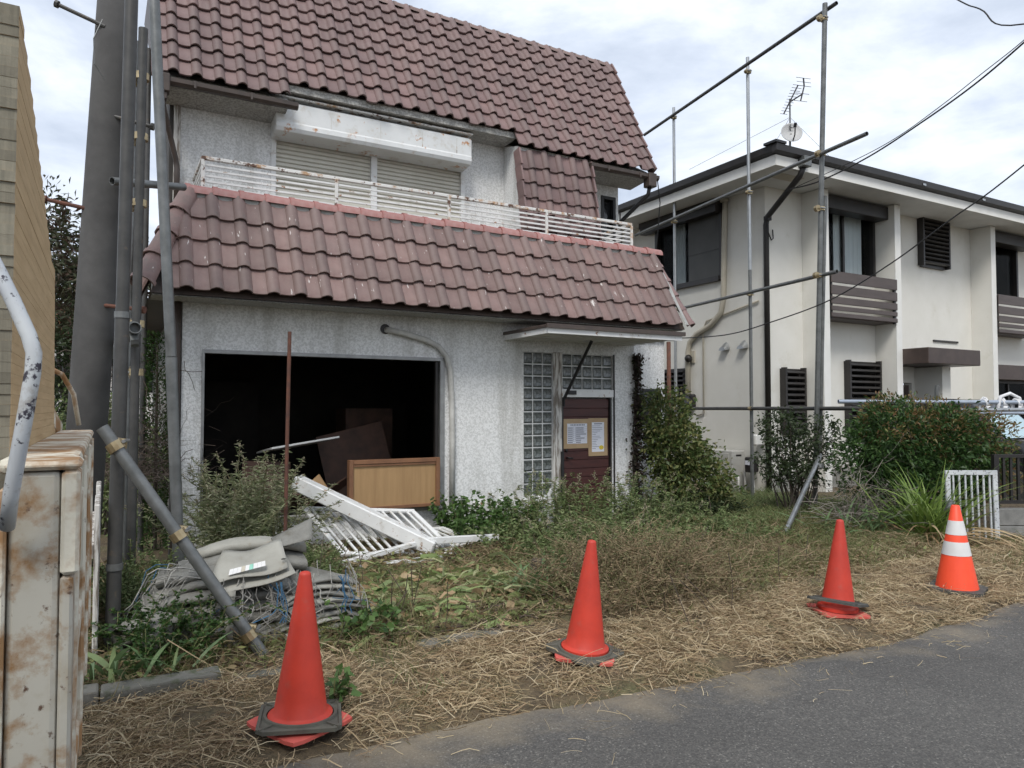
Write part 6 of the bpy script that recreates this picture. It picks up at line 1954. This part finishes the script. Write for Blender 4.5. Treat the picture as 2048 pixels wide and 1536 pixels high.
# small far house showing through the gap on the left
fh = thing('far_house', 'distant pale house with an orange roof seen through the left gap', 'house', (-.5, 30, 0))
MB().box(-4, 2.2, 30, 36, 0, 4.3).build('wall', 'far_wall', fh)
MB().prism([(-4.4, 4.3), (2.6, 4.3), (-.9, 5.4)], 'y', 29.5, 36.5).build('roof', 'far_roof', fh)
for x_ in (-1.6, .2, 1.2):
    MB().box(x_, x_ + .7, 29.96, 29.99, 2.2, 3.4).build('window', 'glass_dark', fh)

# ------------------------------------------------------------------ straw, litter, grass: nobody could count it
def on_ground(x, y):
    return np.array([max(gz(a, b_), 0 if b_ < road_edge(a) else -1) for a, b_ in zip(x, y)])
def straw(name, x, y, ln, w, mat, hmax, label, cat, K=4, lift=0.0, up=.26, kink=.065):
    n_ = len(x)
    z = on_ground(x, y) + lift + np.abs(RNG.normal(size=n_)) * hmax
    an_ = RNG.random(n_) * 2 * PI
    el = RNG.normal(size=n_) * up
    L_ = rnd(ln[0], ln[1], n_)
    t = np.linspace(-.5, .5, K)
    d = np.stack([np.cos(an_) * np.cos(el), np.sin(an_) * np.cos(el), np.sin(el)], 1)
    p = np.stack([x, y, z], 1)[:, None] + d[:, None] * (L_[:, None] * t)[..., None]
    p += np.cumsum(RNG.normal(size=(n_, K, 3)) * L_[:, None, None] * kink, 1)
    p[:, :, 2] += L_[:, None] * rnd(-.03, .14, n_)[:, None] * (1 - (2 * t) ** 2)
    zf = on_ground(x, y)
    p[:, :, 2] = np.maximum(p[:, :, 2], zf[:, None] + .003)
    o_ = ribbons(name, p, w * rnd(.45, 1.25, n_) ** 1.6 * 1.25, mat, None, taper=False)
    return tag(o_, label, cat, kind='stuff')
def patchy(x0, x1, y0, y1, n_, f):
    x, y = rnd(x0, x1, n_ * 2), rnd(y0, y1, n_ * 2)
    k = RNG.random(n_ * 2) < np.array([f(a, b_) for a, b_ in zip(x, y)])
    return x[k], y[k]
def verge(a, b_):
    e_ = road_edge(a)
    s = b_ - e_
    base_ = np.clip((s + .16 + .12 * mnoise.noise(Vector((a * 2.2, b_ * 2.2, 5)))) / .30, 0, 1)
    if s < 0: base_ *= .35
    far = np.clip((4.75 + (0.6 if a > 4.6 else 0) - b_) / .5, .0, 1)
    cl = .5 + .85 * mnoise.noise(Vector((a * 3.1, b_ * 3.1, 0)))
    for qx, qy, qr in ((.868, 3.69, .27), (2.69, 3.85, .22), (4.96, 3.70, .24), (6.5, 3.66, .24)):
        q2 = math.hypot(a - qx, b_ - qy)
        if q2 < qr: cl *= .06
    return float(np.clip(base_ * far * cl, 0, 1))
# grass blades
def turf(name, box, n_, h, mat, label, f=None, w=.006):
    x, y = patchy(*box, n_, f)
    n2 = len(x)
    z = on_ground(x, y)
    K = 4
    t = np.linspace(0, 1, K)
    an_ = RNG.random(n2) * 2 * PI
    H_ = rnd(h[0], h[1], n2) * np.array([.6 + .8 * abs(mnoise.noise(Vector((a * 1.3, b_ * 1.3, 2)))) for a, b_ in zip(x, y)])
    p = np.stack([x, y, z], 1)[:, None] + np.zeros((n2, K, 3))
    ln = rnd(.2, 1.0, n2) * H_
    p[:, :, 0] += (np.cos(an_) * ln)[:, None] * t ** 1.8
    p[:, :, 1] += (np.sin(an_) * ln)[:, None] * t ** 1.8
    p[:, :, 2] += H_[:, None] * (t - .3 * t ** 2)
    return tag(ribbons(name, p, rnd(w * .6, w * 1.3, n2), mat, None), label, 'grass', kind='stuff')
x, y = patchy(-.4, 9.6, 3.05, 5.2, 62000, verge)
straw('straw', x, y, (.04, .17), .0030, 'leaf_straw', .012, 'dry straw strewn along the verge', 'straw')
x, y = patchy(-.4, 9.6, 3.1, 5.0, 9000, verge)
straw('straw', x, y, (.06, .22), .0030, 'leaf_straw_pale', .024, 'pale loose straw lying on top of the verge', 'straw', lift=.006)
x, y = patchy(-.4, 9.6, 3.1, 5.0, 30000, verge)
z = on_ground(x, y) + np.abs(RNG.normal(size=len(x))) * .008
dd = RNG.normal(size=(len(x), 3)); dd[:, 2] *= .3
tag(leafmesh('chaff', np.stack([x, y, z + .004], 1), dd, rnd(.012, .045, len(x)), rnd(.003, .010, len(x)), 'leaf_straw', None, droop=0), 'short broken chaff matted under the straw', 'chaff', kind='stuff')
turf('grass', (-.3, 9.4, 3.75, 4.7), 6500, (.04, .16), 'leaf_grass', 'green blades growing through the straw verge', lambda a, b_: float(np.clip(-.15 + 1.6 * mnoise.noise(Vector((a * 1.6, b_ * 1.6, 9))), 0, 1)))
# a few stalks blown on to the road
x = rnd(.9, 9, 200); y = np.array([road_edge(a) for a in x]) - np.abs(RNG.normal(size=200)) * .28
straw('straw', x, y, (.03, .14), .0026, 'leaf_straw_pale', .002, 'single straws blown on to the asphalt', 'straw', up=.02, kink=.05)
# chopped leaves and litter in the yard
def timber(a, b_):
    return 1.9 < a < 3.7 and 6.45 < b_ < 8.0
def yard(a, b_):
    return float(np.clip(.65 + .9 * mnoise.noise(Vector((a * 1.7, b_ * 1.7, 8))), .1, 1)) * (1 if b_ < 7.9 else .3)
x, y = patchy(-.3, 9.5, 4.5, 8.2, 26000, yard)
z = on_ground(x, y) + np.abs(RNG.normal(size=len(x))) * .02
dd = RNG.normal(size=(len(x), 3)); dd[:, 2] *= .35
tag(leafmesh('leaf_litter', np.stack([x, y, z + .006], 1), dd, rnd(.03, .09, len(x)), rnd(.012, .035, len(x)), 'leaf_litter', None, droop=0), 'brown and green leaf litter covering the yard', 'litter', kind='stuff')
x, y = patchy(-.3, 9.5, 4.45, 8.0, 12000, yard)
straw('twig_litter', x, y, (.06, .35), .004, 'leaf_brush', .03, 'thin dry twigs scattered through the yard', 'twigs', up=.25)
def cut(a, b_):
    return math.exp(-((a - 2.5) / .9) ** 2 - ((b_ - 5.5) / .75) ** 2)
x, y = patchy(1.2, 4.0, 4.5, 7.0, 1500, cut)
straw('cut_leaves', x, y, (.08, .30), .024, 'leaf_cut', .03, 'cut green iris leaves lying on the yard litter', 'leaves', up=.18, kink=.05)
x, y = patchy(1.2, 4.2, 4.5, 7.0, 900, cut)
straw('cut_leaves', x, y, (.06, .18), .03, 'leaf_strap_dry', .03, 'withered pale leaves lying among the cut green ones', 'leaves', up=.18, kink=.06)
def right_lawn(a, b_):
    k = np.clip((b_ - 4.3 - .35 * mnoise.noise(Vector((a, b_, 3)))) / .6, 0, 1)
    return float(k * np.clip(.6 + .8 * mnoise.noise(Vector((a * 1.4, b_ * 1.4, 6))), .1, 1))
turf('grass', (4.8, 9.6, 4.0, 8.2), 20000, (.08, .30), 'leaf_grass', 'rough grass in front of the shrubs on the right', right_lawn)
turf('grass', (-.3, 4.8, 4.5, 8.2), 12000, (.05, .24), 'leaf_grass', 'thin grass growing through the yard litter', lambda a, b_: 0 if timber(a, b_) else yard(a, b_))
turf('grass', (6.6, 10.4, 6.5, 9.3), 7000, (.10, .36), 'leaf_weed', 'rank grass between the two houses', lambda a, b_: .7)
# brown runners trailing over the litter
rn = MB()
for k in range(16):
    a, b_ = random.uniform(1.3, 2.6), random.uniform(4.5, 5.0)
    pts = []
    an_ = random.gauss(0, .35)
    for i in range(9):
        pts.append((a, b_, gz(a, b_) + .02 + .03 * random.random()))
        an_ += random.gauss(0, .35)
        a += .11 * math.cos(an_); b_ += .06 * math.sin(an_)
    rn.tube(pts, .0045, 5)
tag(rn.build('runners', 'twig', None, smooth=True), 'brown runners trailing over the litter near the kerb', 'runners', kind='stuff')
# a few bare stalks poking up
stk = MB()
for k in range(70):
    a, b_ = random.choice(((random.uniform(3.2, 6.2), random.uniform(3.9, 5.6)), (random.uniform(3.6, 6.4), random.uniform(5.6, 7.2)), (random.uniform(1.2, 2.2), random.uniform(4.6, 6.6))))
    h_ = random.uniform(.18, .55)
    l_ = Vector((random.gauss(0, .18), random.gauss(0, .1), h_))
    stk.tube([(a, b_, .0), Vector((a, b_, 0)) + l_ * .5 + Vector((random.gauss(0, .02), 0, 0)), Vector((a, b_, 0)) + l_], .0035, 4)
tag(stk.build('bare_stalks', 'twig', None), 'bare dark stalks poking out of the straw', 'stalks', kind='stuff')
